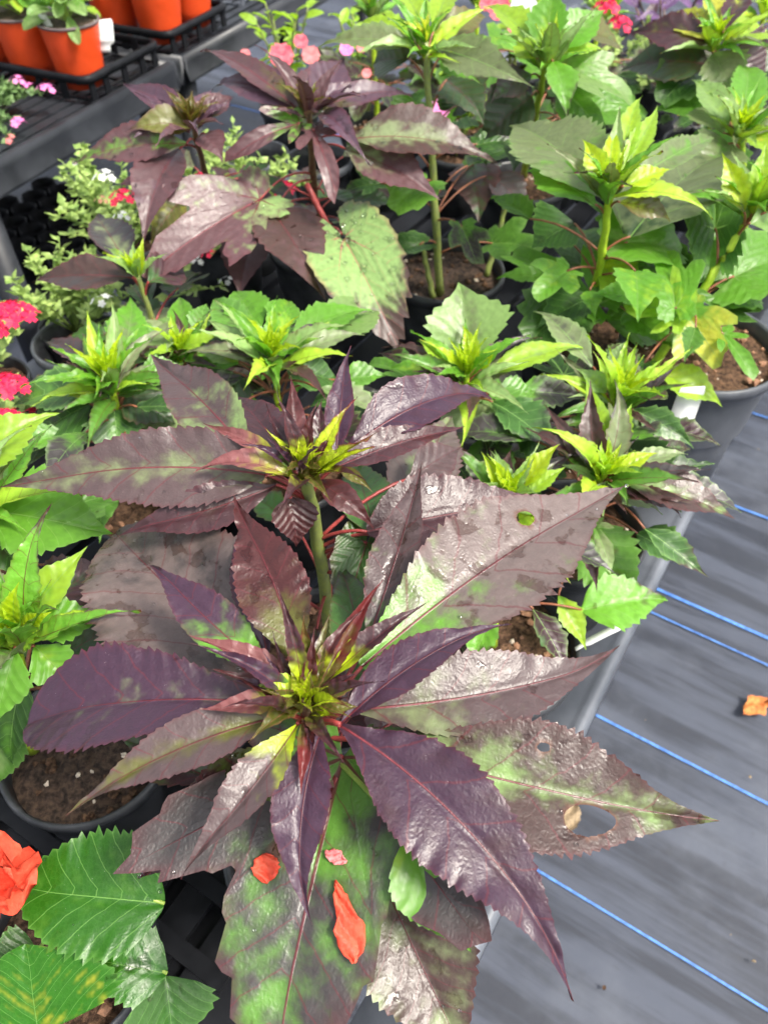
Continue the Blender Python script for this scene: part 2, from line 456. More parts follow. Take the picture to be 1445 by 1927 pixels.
    return Lc.ravel(), S.ravel(), D.ravel(), PH.ravel(), RR.ravel(), np.sin(TH).ravel(), faces, np.clip(Lc.ravel() / Lm, -.5, 1)

T = {  # blade colours as sRGB
 'violet': (70, 46, 66), 'plum': (68, 42, 48), 'maroon': (76, 36, 36), 'mauve': (90, 74, 75), 'mauve_sheen': (116, 102, 99),  # the palest mauve has sky sheen put into its colour
 'slate': (68, 64, 64), 'brown': (78, 58, 54), 'olive': (102, 104, 42), 'greygreen': (132, 146, 102), 'sage': (150, 184, 110),
 'green': (114, 176, 54), 'mid': (96, 148, 52), 'deep': (66, 108, 46), 'dark': (52, 78, 44), 'lime': (174, 214, 64), 'young': (192, 216, 34),
 'plum_sheen': (98, 70, 74), 'violet_sheen': (92, 68, 84), 'yellow': (214, 216, 76), 'gloss': (50, 112, 22), 'rose': (132, 80, 80), 'wine': (112, 40, 40), 'ylw': (232, 218, 70), 'purple': (84, 56, 92), 'lilac': (116, 84, 132),  # lighter plum and violet: sheen on the far leaves put into the colour
}
V_RED, V_PINK, V_GRN, V_PALE = lin((96, 34, 42)), lin((176, 98, 98)), lin((136, 176, 96)), lin((112, 160, 78))
ALB = 0.80
LEAVES = []
def leaf(plant, b, t, w, kind='lance', c1='violet', c2=None, g=0.0, pat='mid', wet=0.0, arch=.08, bend=0.0, fold=.27, roll=None, wave=.014,
         vein=None, mat=None, face=.45, rib=False, holes=(), drops=0, pet=None, teeth=1.0, curl=0.0, seed=None, mesh_only=False, lab=None, npx=None):
    """b, t: world points of the blade's base and tip; w: width in metres.
    c1 main colour, c2 second colour spread by g with pattern pat; wet 0..1; arch, bend as shares of the length"""
    rg = random.Random(seed if seed is not None else len(LEAVES) * 17 + 3)
    b, t = np.asarray(b, float), np.asarray(t, float)
    Lm = float(np.linalg.norm(t - b))
    dpt = max(.25, depth((b + t) / 2))
    lpx = npx or Lm / dpt * FPX
    wpx = lpx * w / Lm
    l, s, D, PH, ed, V, faces, U = leaf_grid(kind, Lm, w, lpx, wpx, rg, teeth)
    ch = unit(t - b)
    n0 = face * unit(CAM - (b + t) / 2) + (1 - face) * np.array((0, 0, 1.0))
    n0 = unit(n0 - ch * np.dot(n0, ch))
    side0 = np.cross(ch, n0)
    if roll is None: roll = rg.uniform(-14, 14)
    if roll:
        n0 = math.cos(R(roll)) * n0 + math.sin(R(roll)) * side0
        side0 = np.cross(ch, n0)
    m = (b + t) / 2 + n0 * arch * 2 * Lm + side0 * bend * 2 * Lm
    uu = np.clip(l / Lm, -.6, 1.0)[:, None]
    C = (1 - uu) ** 2 * b + 2 * uu * (1 - uu) * m + uu ** 2 * t
    tp = np.clip((uu - .68) / .32, 0, 1) ** 2
    C = C - n0 * tp * Lm * rg.uniform(-.01, .055) + side0 * tp * Lm * rg.uniform(-.045, .045)
    Tn = 2 * (1 - uu) * (m - b) + 2 * uu * (t - m)
    Tn /= np.linalg.norm(Tn, axis=1)[:, None]
    tw = R(rg.uniform(-12, 12)) * np.clip(uu, 0, 1)
    nv = n0 * np.cos(tw) + side0 * np.sin(tw)
    nv = nv - Tn * np.sum(nv * Tn, 1)[:, None]
    nv /= np.linalg.norm(nv, axis=1)[:, None]
    sd = np.cross(Tn, nv)
    a = np.abs(s)
    ph1, ph2 = rg.uniform(0, 6), rg.uniform(0, 6)
    kw_ = rg.uniform(2.2, 3.6)
    am = .55 + .45 * np.sin(2 * math.pi * 1.3 * U + ph2 * 3 + 2 * V)
    wv = wave * Lm * .6 * ed ** 2 * am * (np.sin(2 * math.pi * kw_ * U + np.where(V > 0, ph1, ph2)) + .6 * np.sin(2 * math.pi * kw_ * 2.3 * U + ph2 + V) + .35 * np.sin(2 * math.pi * kw_ * 5.1 * U + ph1 * 2 - V))
    q = .0022 * Lm * np.sin(2 * math.pi * PH) * np.minimum(a / (w * .12 + 1e-6), 1) * (1 - ed ** 4)
    off = a * math.sin(fold) - curl * a * a / max(w, 1e-4) * 2 + wv + q - .0012 * np.exp(-(a / .002) ** 2)
    X = C + sd * (s * math.cos(fold))[:, None] + nv * off[:, None] - b
    # holes eaten into the blade
    rim_v = []
    if holes:
        keep = []
        fa = np.array(faces)
        uc, vc = U[fa].mean(1), V[fa].mean(1)
        kill = np.zeros(len(fa), bool)
        for (hu, hv, ru, rv) in holes:
            kill |= ((uc - hu) / ru) ** 2 + ((vc - hv) / rv) ** 2 < 1
        inb = set(fa[kill].ravel()) & set(fa[~kill].ravel())
        rim_v = list(inb)
        for i in inb:
            for (hu, hv, ru, rv) in holes:
                k = math.hypot((U[i] - hu) / ru, (V[i] - hv) / rv)
                if .4 < k < 1.6:
                    # slide the vertex to the hole's rim
                    du, dv = (U[i] - hu) / k + hu - U[i], (V[i] - hv) / k + hv - V[i]
                    hw = abs(s[i] / V[i]) if abs(V[i]) > .05 else w / 2
                    X[i] += Tn[i] * du * Lm + sd[i] * dv * hw
        faces = [f for f, k in zip(faces, kill) if not k]
    me = bpy.data.meshes.new('leaf')
    me.from_pydata(X.tolist(), [], faces)
    nV = len(X)
    o1, o2 = rg.uniform(0, 9), rg.uniform(0, 9)
    li = np.empty(len(me.loops), np.int32); me.loops.foreach_get('vertex_index', li)
    uv = me.uv_layers.new(name='vn')
    uv.data.foreach_set('uv', np.stack([D, PH + 20], 1)[li].astype(np.float32).ravel())
    uv = me.uv_layers.new(name='ls')
    uv.data.foreach_set('uv', np.stack([l + o1, s + o2], 1)[li].astype(np.float32).ravel())
    k1 = np.array(lin(T[c1])) * ALB * rg.uniform(.9, 1.1)
    k2 = np.array(lin(T[c2 or c1])) * ALB * rg.uniform(.92, 1.08)
    # share of the second colour
    f1, f2, f3 = rg.uniform(0, 6), rg.uniform(0, 6), rg.uniform(0, 6)
    nz = .5 + .25 * np.sin(l / Lm * 7 + f1 + s / Lm * 9) + .25 * np.sin(s / Lm * 13 + f2 - l / Lm * 5) * np.cos(l / Lm * 4 + f3)
    if pat == 'mid': sh = np.exp(-(a / (w * .26 + 1e-6)) ** 2) * (1.1 - .55 * np.clip(U, 0, 1))
    elif pat == 'base': sh = np.clip(1.25 - 1.9 * np.clip(U, 0, 1), 0, 1.2)
    elif pat == 'side': sh = np.clip(.5 + V * 1.2, 0, 1)
    elif pat == 'tip': sh = np.clip(2.2 * U - .9, 0, 1.2) + .6 * ed ** 5
    elif pat == 'all': sh = np.ones_like(a)
    else: sh = np.ones_like(a) * .62
    bias = np.clip(g * (sh * (.55 + .9 * nz)), 0, 1.3) if c2 else np.zeros_like(a)
    ca = np.empty((nV, 4), np.float32); ca[:, :3] = k1; ca[:, 3] = wet
    rimk = np.clip((ed - .9) / .1, 0, 1)[:, None] * .35
    vcol = np.array(vein if vein is not None else V_RED)
    ca[:, :3] = ca[:, :3] * (1 - rimk) + vcol * rimk
    cb = np.empty((nV, 4), np.float32); cb[:, :3] = k2; cb[:, 3] = bias
    cv = np.empty((nV, 4), np.float32); cv[:, :3] = vcol; cv[:, 3] = 1
    if rim_v: ca[rim_v, :3] = lin((96, 62, 46)); cb[rim_v, :3] = lin((96, 62, 46))
    for nm, arr in (('c1', ca), ('c2', cb), ('vein', cv)):
        at = me.attributes.new(nm, 'FLOAT_COLOR', 'POINT')
        at.data.foreach_set('color', arr.ravel())
    me.materials.append(mat or (M_LEAF if dpt < .68 else M_LEAF_FAR))
    me.polygons.foreach_set('use_smooth', [True] * len(me.polygons))
    me.update()
    if mesh_only: return me
    o = link('leaf', me, plant, b)
    if lab: o['label'] = lab
    LEAVES.append(o)
    if rib:
        mb = MB()
        rows = [int(np.argmin(np.abs(U - q) + np.abs(s) * 40)) for q in np.linspace(.0, .9, 18)] if kind in PROF else None
        us = np.linspace(.0, .9, 18)[:, None]
        Cm = (X[rows] + b) if rows else (1 - us) ** 2 * b + 2 * us * (1 - us) * m + us ** 2 * t
        mb.tube(list(Cm - n0 * .0006), [max(.00025, .00095 * (1 - .75 * float(x)) * min(1.1, Lm / .15)) for x in us[:, 0]], 6)
        mb.build('midrib', M_RIB_R if vein is None or vein is V_RED or vein is V_PINK else M_RIB_G, o, b)
    if drops:
        mb = MB()
        cand = [i for i in range(nV) if ed[i] < .97]
        for i in rg.sample(cand, min(drops, len(cand))):
            rad = rg.choice((.0008, .001, .0013, .0018)) * (2.3 if dpt > .8 else 1)
            jx = np.array((rg.uniform(-1, 1), rg.uniform(-1, 1), 0)) * .002
            mb.blob(X[i] + b + nv[i] * rad * .3 + jx * .6, rad, 8, .75, .12)
        mb.build('water_drops', M_DROP, o, b, kind='stuff')
    if pet is not None:
        e = np.asarray(pet[0], float); pm = pet[1]
        rr_ = pet[2] if len(pet) > 2 else .0016
        mid = (b + e) / 2 + np.array((0, 0, .012 * (np.linalg.norm(b - e) / .06)))
        pts = [(1 - k) ** 2 * b + 2 * k * (1 - k) * mid + k * k * e for k in np.linspace(0, 1, 7)]
        mb = MB(); mb.tube(pts, [rr_ * (.8 + .4 * k) for k in np.linspace(0, 1, 7)], 6)
        mb.build('petiole', pm, o, b)
    return o

def stem(plant, pts, r0, r1, mat, name='stem'):
    pts = [np.asarray(p, float) for p in pts]
    out = []
    n = 14
    for k in range(n + 1):
        x = k / n * (len(pts) - 1); i = min(len(pts) - 2, int(x)); f = x - i
        out.append(pts[i] * (1 - f) + pts[i + 1] * f + np.array((math.sin(k * 1.9), math.cos(k * 2.3), 0)) * .0008)
    mb = MB()
    mb.tube(out, [r0 + (r1 - r0) * k / n + (.0006 if k % 4 == 2 else 0) for k in range(n + 1)], 10)
    return mb.build(name, mat, plant, pts[-1])
def stem_at(pts, z):
    pts = [np.asarray(p, float) for p in pts]
    for a, b_ in zip(pts[:-1], pts[1:]):
        if (a[2] - z) * (b_[2] - z) <= 0 and abs(a[2] - b_[2]) > 1e-6:
            f = (a[2] - z) / (a[2] - b_[2]); return a * (1 - f) + b_ * f
    return pts[0] if z > pts[0][2] else pts[-1]

def shoot(plant, apex, n, length, c1='young', c2='lime', lean=(0, 0, 1), g=.5, spread=1.0, fold=.45, mat=None, seed=0, tip=None, wd=.27):
    """the tuft of young leaves at a growing tip"""
    rg = random.Random(seed * 31 + 5)
    up = unit(lean)
    length *= rg.uniform(1.1, 1.55); n += rg.randint(1, 5); spread *= rg.uniform(.7, 1.25); wd *= rg.uniform(.85, 1.2)
    up = unit(up + np.array((rg.uniform(-.3, .3), rg.uniform(-.35, .15), 0)))
    half = rg.choice(('lime', 'sage', 'green'))
    a0 = unit(np.cross(up, (.3, 1, .1))); b0 = np.cross(up, a0)
    for i in range(n):
        f = (i + .6) / n
        az = i * 2.39996 + rg.uniform(-.25, .25)
        pol = (R(6) + f ** 1.3 * R(58) * spread) + R(rg.uniform(-6, 6))
        d = math.cos(pol) * up + math.sin(pol) * (math.cos(az) * a0 + math.sin(az) * b0)
        ln = length * (.38 + .62 * f) * rg.uniform(.85, 1.12)
        base = apex - up * (.10 * length * f) + (math.cos(az) * a0 + math.sin(az) * b0) * .0015
        tcol = tip if (tip and f > .55) else (half if f > .62 and not tip else c1)
        leaf(plant, base, base + d * ln, ln * wd * rg.uniform(.85, 1.15), 'narrow', tcol, c2, g, 'noise', wet=.25, arch=.05 + .06 * f, fold=fold * (1.1 - .5 * f),
             vein=V_GRN if not tip else V_PINK, mat=mat or M_SOFT, face=.25, wave=.05, teeth=1.9, seed=seed * 100 + i)

# pots -------------------------------------------------------------------------------------
def pot(plant, c, r, h, zrim, mat=M_POT, soil=M_SOIL, lips=True, chips=22, seed=1, lab=None):
    rg = random.Random(seed)
    x, y = c[0], c[1]
    mb = MB()
    pr = [(r * .74, -h), (r * .80, -h * .6), (r * .93, -.024), (r * .95, -.018), (r * 1.0, -.016), (r * 1.012, -.008), (r * 1.0, 0.0), (r * .965, .0005), (r * .94, -.004), (r * .93, -.02), (r * .86, -h * .5)]
    mb.lathe((x, y, zrim), pr, 48, cap0=True)
    o = mb.build('pot', mat, plant, (x, y, zrim))
    if lab: o['label'] = lab
    # soil: an uneven crust
    vs, fs = [], []
    n, k = 26, 7
    rs = r * .925
    zs = zrim - .022
    vs.append((x, y, zs + .006))
    for i in range(1, k + 1):
        for j in range(n):
            a = 2 * math.pi * j / n
            vs.append((x + rs * i / k * math.cos(a), y + rs * i / k * math.sin(a), zs + rg.uniform(-.004, .004) + .006 * (1 - i / k)))
    fs += [(0, 1 + j, 1 + (j + 1) % n) for j in range(n)]
    fs += [(1 + i * n + j, 1 + (i + 1) * n + j, 1 + (i + 1) * n + (j + 1) % n, 1 + i * n + (j + 1) % n) for i in range(k - 1) for j in range(n)]
    so = link('soil', mesh_np('soil', np.array(vs) - (x, y, zs), fs, soil), plant, (x, y, zs))
    for nm, mm, q, rad in (('bark_chips', M_CHIP if soil is M_SOIL else M_SOIL, chips, .0052), ('perlite', M_CHIP_P, chips // 3, .003)):
        if not q: continue
        mb = MB()
        for _ in range(q):
            a, d = rg.uniform(0, 6.28), rs * .95 * math.sqrt(rg.random())
            mb.blob((x + d * math.cos(a), y + d * math.sin(a), zs + .005), rad * rg.uniform(.5, 1.2), 5, rg.uniform(.4, .8), .5)
        mb.build(nm, mm, so, (x, y, zs), smooth=False, kind='stuff')
    return o
#%%BODY%%

def inner(plant, apex, n, l0, l1, tones, seed, z_el=(15, 70), wd=.26):
    """narrow half-grown leaves crowding between the tip and the full-grown blades"""
    rg = random.Random(seed)
    for i in range(n):
        az = i * 2.39996 + rg.uniform(-.3, .3)
        el = R(rg.uniform(*z_el)); ln = rg.uniform(l0, l1)
        d = np.array((math.cos(az) * math.cos(el), math.sin(az) * math.cos(el), math.sin(el)))
        b = np.asarray(apex) + np.array((math.cos(az) * .006, math.sin(az) * .006, -rg.uniform(.002, .014)))
        c1, c2, g, pat = rg.choice(tones)
        leaf(plant, b, b + d * ln, ln * wd * rg.uniform(.8, 1.2), 'narrow', c1, c2, g, pat=pat, wet=.2, arch=rg.uniform(.04, .14), fold=rg.uniform(.2, .6), bend=rg.uniform(-.06, .06), face=.25, teeth=1.5, wave=.03, seed=seed * 60 + i)

# ---------------------------------------------------------------- the ground
BENCH_Z = 0.42
def uvw(a, b, z=0.0):
    return ADIR * a + BDIR * b + np.array((0, 0, z))
def ab(p):
    return float(np.dot(p, ADIR)), float(np.dot(p, BDIR))
def ground():
    # fine, softly rippled sheet near the camera, its outer ring reaches far away
    xs = np.concatenate([[-60, -20, -8], np.linspace(-4, 4, 90), [8, 20, 60]])
    ys = np.concatenate([[-60, -20, -6], np.linspace(-2, 6, 150), [9, 20, 60]])
    vs, fs = [], []
    for j, b in enumerate(ys):
        for i, a in enumerate(xs):
            near = 1 if (abs(a) < 4 and -2 < b < 6) else 0
            z = near * (.0045 * math.sin(b * 21 + .6 * math.sin(a * 2.1)) + .003 * math.sin(b * 47 + 1.3 * math.sin(a * 1.3 + 1)) + .002 * math.sin(a * 5 + b * 3))
            vs.append(uvw(a, b, z - .006))
    n = len(xs)
    fs = [(j * n + i, j * n + i + 1, (j + 1) * n + i + 1, (j + 1) * n + i) for j in range(len(ys) - 1) for i in range(n - 1)]
    o = link('ground', mesh_np('ground', vs, fs, M_FABRIC))
    tag(o, 'dark grey woven ground cover with blue marker yarns', None, None, 'structure')
    return o
GROUND = ground()
def gz(a, b):
    return .0045 * math.sin(b * 21 + .6 * math.sin(a * 2.1)) + .003 * math.sin(b * 47 + 1.3 * math.sin(a * 1.3 + 1)) + .002 * math.sin(a * 5 + b * 3) - .006
def stripe(b0, wd):
    n = 90
    vs, fs = [], []
    for k in range(n + 1):
        a = -2.5 + 6 * k / n
        for s in (-1, 1):
            vs.append(uvw(a, b0 + s * wd / 2 + .0015 * math.sin(a * 5), gz(a, b0) + .004))
    fs = [(2 * k, 2 * k + 2, 2 * k + 3, 2 * k + 1) for k in range(n)]
    link('blue_stripe', mesh_np('blue_stripe', vs, fs, M_STRIPE), GROUND)
for (px, py, wd) in ((1445, 783, .006), (1445, 970, .0075), (1445, 1195, .009), (1445, 1250, .0045), (1445, 1510, .0065), (1445, 1899, .005)):
    stripe(ab(P(px, py, 0))[1], wd * .8)
for b0 in (-.35, -.05, 2.35, 2.65):
    stripe(b0, .008)

# ---------------------------------------------------------------- the near bench the plants stand on
EDGE_A = np.mean([ab(P(x, y, BENCH_Z))[0] for x, y in ((1299, 967), (1225, 1102), (1120, 1330), (1000, 1590))])
def slat_mesh(w, l, t):
    mb = MB(); mb.box((0, 0, 0), ADIR * w / 2, BDIR * l / 2, (0, 0, t / 2))
    return mb
def bench_near():
    b0, b1 = -.55, 3.2
    L, mid = b1 - b0, (b0 + b1) / 2
    root = empty('plant_bench', uvw(EDGE_A - .6, mid, 0), 'long low grey plastic bench carrying the hibiscus pots', 'bench')
    a = EDGE_A
    # border with a rounded outer bead
    prof_ = [(-.075, -.02), (-.075, 0), (-.02, 0), (-.014, .004), (-.008, .0065), (-.002, .0055), (.002, .001), (.004, -.008), (.004, -.055), (-.004, -.055), (-.006, -.02)]
    for side, nm in ((1, 'border_rail'), (-1, 'border_rail')):
        vs, fs = [], []
        aa = a if side > 0 else a - 1.15
        n = 40
        for k in range(n + 1):
            b = b0 + L * k / n
            wob = .0015 * math.sin(b * 7)
            for (da, dz) in prof_: vs.append(uvw(aa + side * (da + wob), b, BENCH_Z + dz))
        m = len(prof_)
        fs = [(k * m + i, (k + 1) * m + i, (k + 1) * m + (i + 1) % m, k * m + (i + 1) % m) for k in range(n) for i in range(m)]
        o = link(nm, mesh_np(nm, vs, fs, M_BENCH), root)
        o.location = [-x for x in root.location]
    w, gap = .048, .017
    x = a - .075 - .022 - w / 2
    me = None
    while x > a - 1.15 + .075 + w / 2:
        mb = MB(); mb.box((0, 0, 0), ADIR * w / 2, BDIR * L / 2, (0, 0, .009))
        if me is None:
            me = mesh_np('slat', mb.v, mb.f, M_SLAT_SHADE, False)
        link('slat', me, root, uvw(x, mid, BENCH_Z - .0105))
        x -= w + gap
    for k in range(7):
        mb = MB(); mb.box(uvw(a - .575, b0 + .2 + k * .56, BENCH_Z - .04), ADIR * .55, BDIR * .02, (0, 0, .018))
        mb.build('cross_beam', M_BENCH2, root, uvw(a - .575, b0 + .2 + k * .56, BENCH_Z - .04), False)
    for k in range(4):
        for s in (-.06, -1.09):
            c = uvw(a + s, b0 + .25 + k * 1.05, 0)
            mb = MB(); mb.tube([c, c + (0, 0, BENCH_Z - .06)], .028, 14); mb.build('leg', M_BENCH2, root, c)
    return root
bench_near()

# ---------------------------------------------------------------- the back bench with the orange pots
B2Z = .62
def bench_back():
    e0, e1 = P(0, 303, B2Z), P(328, 118, B2Z)          # the front edge of the first table
    d = unit(e1 - e0); d[2] = 0
    e0 = e0 - d * .7
    n = np.array((-d[1], d[0], 0))                     # away from the aisle
    L = float(np.linalg.norm(e1 - e0))
    def table(o0, L, nm, label):
        root = empty(nm, o0 + d * L / 2 + n * .5 - (0, 0, B2Z), label, 'bench')
        w = 1.1
        def rail(p, q, name):
            dd = unit(q - p); mm = np.cross(dd, (0, 0, 1))
            pr = [(-.03, -.004), (-.012, .004), (-.004, .006), (.004, .002), (.008, -.012), (.010, -.052), (.014, -.057), (.004, -.061), (-.004, -.055), (-.008, -.02), (-.03, -.012)]
            vs = [x + mm * a + np.array((0, 0, z)) for x in (p, q) for (a, z) in pr]
            k = len(pr)
            fs = [(i, (i + 1) % k, k + (i + 1) % k, k + i) for i in range(k)] + [tuple(range(k))[::-1], tuple(range(k, 2 * k))]
            mb = MB(); mb.add(vs, fs); mb.build(name, M_BENCH2, root, p, True)
        p0, p1, p2, p3 = o0, o0 + d * L, o0 + d * L + n * w, o0 + n * w
        rail(p0 + d * .012, p1 - d * .012, 'front_rail'); rail(p1, p2, 'end_rail'); rail(p2 - d * .012, p3 + d * .012, 'back_rail'); rail(p3, p0, 'end_rail')
        k = 0
        x = .05
        while x < w - .04:
            c = o0 + d * L / 2 + n * x - (0, 0, .012)
            mb = MB(); mb.box(c, d * (L / 2 - .03), n * .013, (0, 0, .008)); mb.build('slat', M_BENCH2, root, c, False)
            x += .036; k += 1
        for fx in (.06, L / 2, L - .06):
            for fy in (.05, w - .05):
                c = o0 + d * fx + n * fy - (0, 0, B2Z)
                mb = MB(); mb.lathe(c, [(.034, 0), (.034, .25), (.037, .255), (.037, .275), (.032, .28), (.032, B2Z - .03)], 18, True, True)
                mb.build('leg', M_BENCH2, root, c)
        return root
    table(e0, L, 'display_bench', 'black plastic display bench with ribbed top under the orange pots and pink verbena')
    table(e1 + d * .03, 1.25, 'display_bench', 'farther black plastic bench behind, with a round post at its end')
    return e0, d, n, L
E0, D2, N2, L2 = bench_back()

# ---------------------------------------------------------------- plant building in the place's own measures
def PL(plant, b, t, wpx, kind='lance', c1='violet', c2=None, g=0.0, **kw):
    """blade from base (px, py, z) to tip (px, py, z); wpx is its width where it stands, at the photograph's scale"""
    B, Tt = P(*b), P(*t)
    d = depth((B + Tt) / 2)
    face = kw.get('face', .45)
    ch = unit(Tt - B); v = unit(CAM - (B + Tt) / 2)
    n0 = face * v + (1 - face) * np.array((0, 0, 1.0)); n0 = unit(n0 - ch * np.dot(n0, ch))
    ca = max(.45, abs(float(np.dot(n0, v))) / max(.3, math.sqrt(max(.09, 1 - float(np.dot(ch, v)) ** 2))))
    w = wpx * (.82 if kind in ('lance', 'narrow') else .88) * d / FPX / min(1.0, ca)
    sp = kw.pop('stem', None)
    if sp is not None:
        drop = kw.pop('pdrop', .025); pm = kw.pop('pmat', M_PET_R)
        e = stem_at(sp, B[2] - drop)
        if np.linalg.norm(e - B) > .008: kw['pet'] = (e, pm)
    else:
        kw.pop('pdrop', None); kw.pop('pmat', None)
    return leaf(plant, B, Tt, w, kind, c1, c2, g, **kw)
def fill(plant, st, n, reach, z0, z1, tones, seed, kinds=('ovate', 'lance', 'lance', 'rhomb', 'spur'), pm=M_PET_R, size=(.07, .12), vein=None, wet=.15, mat=None, az0=0, azr=6.283):
    """lower leaves on long petioles all round the stem"""
    rg = random.Random(seed)
    for i in range(n):
        az = az0 + azr * ((i * .618) % 1.0) + rg.uniform(-.2, .2)
        z = z0 + (z1 - z0) * (i + .5) / n
        s = stem_at(st, z - .02)
        rr = reach * rg.uniform(.25, .6)
        d = np.array((math.cos(az), math.sin(az), 0))
        b = s + d * rr + np.array((0, 0, .02 + rg.uniform(-.01, .015)))
        ln = rg.uniform(*size)
        az2 = az + rg.uniform(-.5, .5)
        t = b + np.array((math.cos(az2), math.sin(az2), 0)) * ln * .92 + np.array((0, 0, rg.uniform(-.35, .10) * ln))
        c1, c2, g, pat = rg.choice(tones)
        k = rg.choice(kinds)
        w = ln * {'ovate': .62, 'heart': 1.0, 'three': 1.0, 'lance': .42, 'five': 1.0, 'spur': .75, 'rhomb': .5}[k] * rg.uniform(.85, 1.1)
        leaf(plant, b, t, w, k, c1, c2, g, pat=pat, wet=wet, arch=rg.uniform(.03, .1), pet=(s, pm, .0014), vein=vein, face=.25, mat=mat, seed=seed * 50 + i, wave=.03, teeth=1.9)
GREENS = [('mid', 'green', .6, 'noise'), ('deep', 'plum', .6, 'tip'), ('greygreen', 'mid', .5, 'base'), ('slate', 'green', .6, 'base'), ('green', 'brown', .5, 'tip')]
DARKS = [('deep', 'slate', .6, 'tip'), ('plum', 'deep', .5, 'noise'), ('dark', 'deep', .6, 'noise'), ('slate', 'mid', .6, 'base')]
PURP = [('plum', 'violet', .5, 'noise'), ('brown', 'greygreen', .6, 'base'), ('mauve', 'sage', .5, 'mid'), ('plum', None, 0, 'mid')]

# ================================================================ A: the front burgundy hibiscus
zA = .895
apexA = P(572, 1316, zA)
stA = [apexA - (0, 0, .004), apexA + (.003, .004, -.06), apexA + (.006, .012, -.20), apexA + (.002, .03, -.345)]
A = empty('potted_hibiscus', (stA[-1][0], stA[-1][1], BENCH_Z), 'nearest burgundy hibiscus, its broad wet leaves strewn with coral petals', 'hibiscus', 'burgundy hibiscus plants')
pot(A, stA[-1], .10, .17, BENCH_Z + .17, seed=3)
stem(A, stA, .0035, .006, M_STEM_P)
SA = dict(stem=stA, rib=True)
# the lowest broad leaf spreads towards the viewer, three-lobed
PL(A, (645, 1425, .845), (510, 2010, .80), 800, 'three', 'slate', 'mid', .7, pat='mid', wet=.3, arch=.04, fold=.1, wave=.02, stem=stA, face=.55,
   holes=((.34, .30, .028, .10), (.13, .10, .03, .12), (.22, .14, .022, .09)), drops=10, seed=5, lab='broad three-lobed green and grey leaf with coral petals lying on it')
PL(A, (735, 1690, .785), (885, 2010, .75), 260, 'ovate', 'brown', 'greygreen', .6, pat='noise', wet=.38, arch=.05, stem=stA, drops=6, seed=6, rib=True)
PL(A, (560, 1440, .85), (250, 1655, .80), 210, 'ovate', 'plum', 'green', .5, pat='base', wet=.85, arch=.06, curl=.5, stem=stA, drops=8, seed=8, rib=True)
PL(A, (720, 1405, .86), (1352, 1550, .835), 265, 'rhomb', 'brown', 'sage', .62, pat='mid', wet=.52, arch=.06, bend=.03, drops=14, seed=9, holes=((.60, .42, .075, .30), (.44, -.60, .02, .07)), vein=V_RED, **SA)
PL(A, (655, 1335, .87), (1178, 1230, .85), 185, 'lance', 'mauve', 'greygreen', .55, pat='base', wet=.30, arch=.05, bend=.05, seed=10, **SA)
PL(A, (680, 1255, .865), (1188, 916, .855), 275, 'rhomb', 'mauve_sheen', 'green', .5, pat='base', wet=.55, arch=.05, bend=-.02, seed=11, drops=8, holes=((.60, -.42, .028, .16),), face=.6, **SA)
PL(A, (640, 1362, .888), (962, 1163, .90), 118, 'lance', 'violet', None, 0, wet=.05, arch=.06, bend=-.04, fold=.18, seed=12, **SA)
PL(A, (640, 1365, .885), (1096, 1878, .842), 250, 'lance', 'violet', 'plum', .5, pat='noise', wet=.02, arch=.07, bend=-.07, wave=.024, fold=.24, seed=13, **SA)
PL(A, (470, 1270, .84), (203, 992, .815), 350, 'round', 'mauve_sheen', 'slate', .6, pat='noise', wet=.62, arch=.03, seed=14, drops=10, **SA)
PL(A, (505, 1322, .875), (44, 1352, .86), 262, 'obov', 'violet', 'greygreen', .32, pat='mid', wet=.18, arch=.05, bend=.02, seed=15, **SA)
PL(A, (535, 1345, .885), (120, 1530, .865), 138, 'lance', 'mauve', 'olive', .7, pat='mid', wet=.12, arch=.06, bend=.03, seed=16, **SA)
PL(A, (512, 1268, .88), (280, 1044, .89), 118, 'lance', 'violet', 'green', .8, pat='base', wet=.08, arch=.07, bend=-.04, fold=.2, seed=17, **SA)
PL(A, (562, 1258, .885), (425, 938, .905), 165, 'lance', 'maroon', 'olive', .6, pat='base', wet=.45, arch=.06, bend=.05, wave=.03, fold=.18, seed=18, **SA)
PL(A, (605, 1372, .885), (573, 1742, .852), 140, 'lance', 'violet', None, 0, wet=.03, arch=.10, bend=.05, fold=.2, seed=19, **SA)
PL(A, (560, 1362, .89), (326, 1645, .872), 118, 'lance', 'mauve', 'young', .5, pat='base', wet=.3, arch=.08, bend=-.06, fold=.35, seed=20, **SA)
PL(A, (690, 1210, .85), (795, 858, .885), 118, 'lance', 'mauve', 'green', .35, pat='base', wet=.55, arch=.05, bend=.03, seed=21, **SA)
PL(A, (505, 1235, .86), (440, 985, .85), 100, 'lance', 'violet', None, 0, arch=.05, seed=22, **SA)
PL(A, (700, 1300, .83), (640, 1050, .80), 130, 'ovate', 'deep', 'slate', .6, pat='tip', arch=.05, seed=23, **SA)
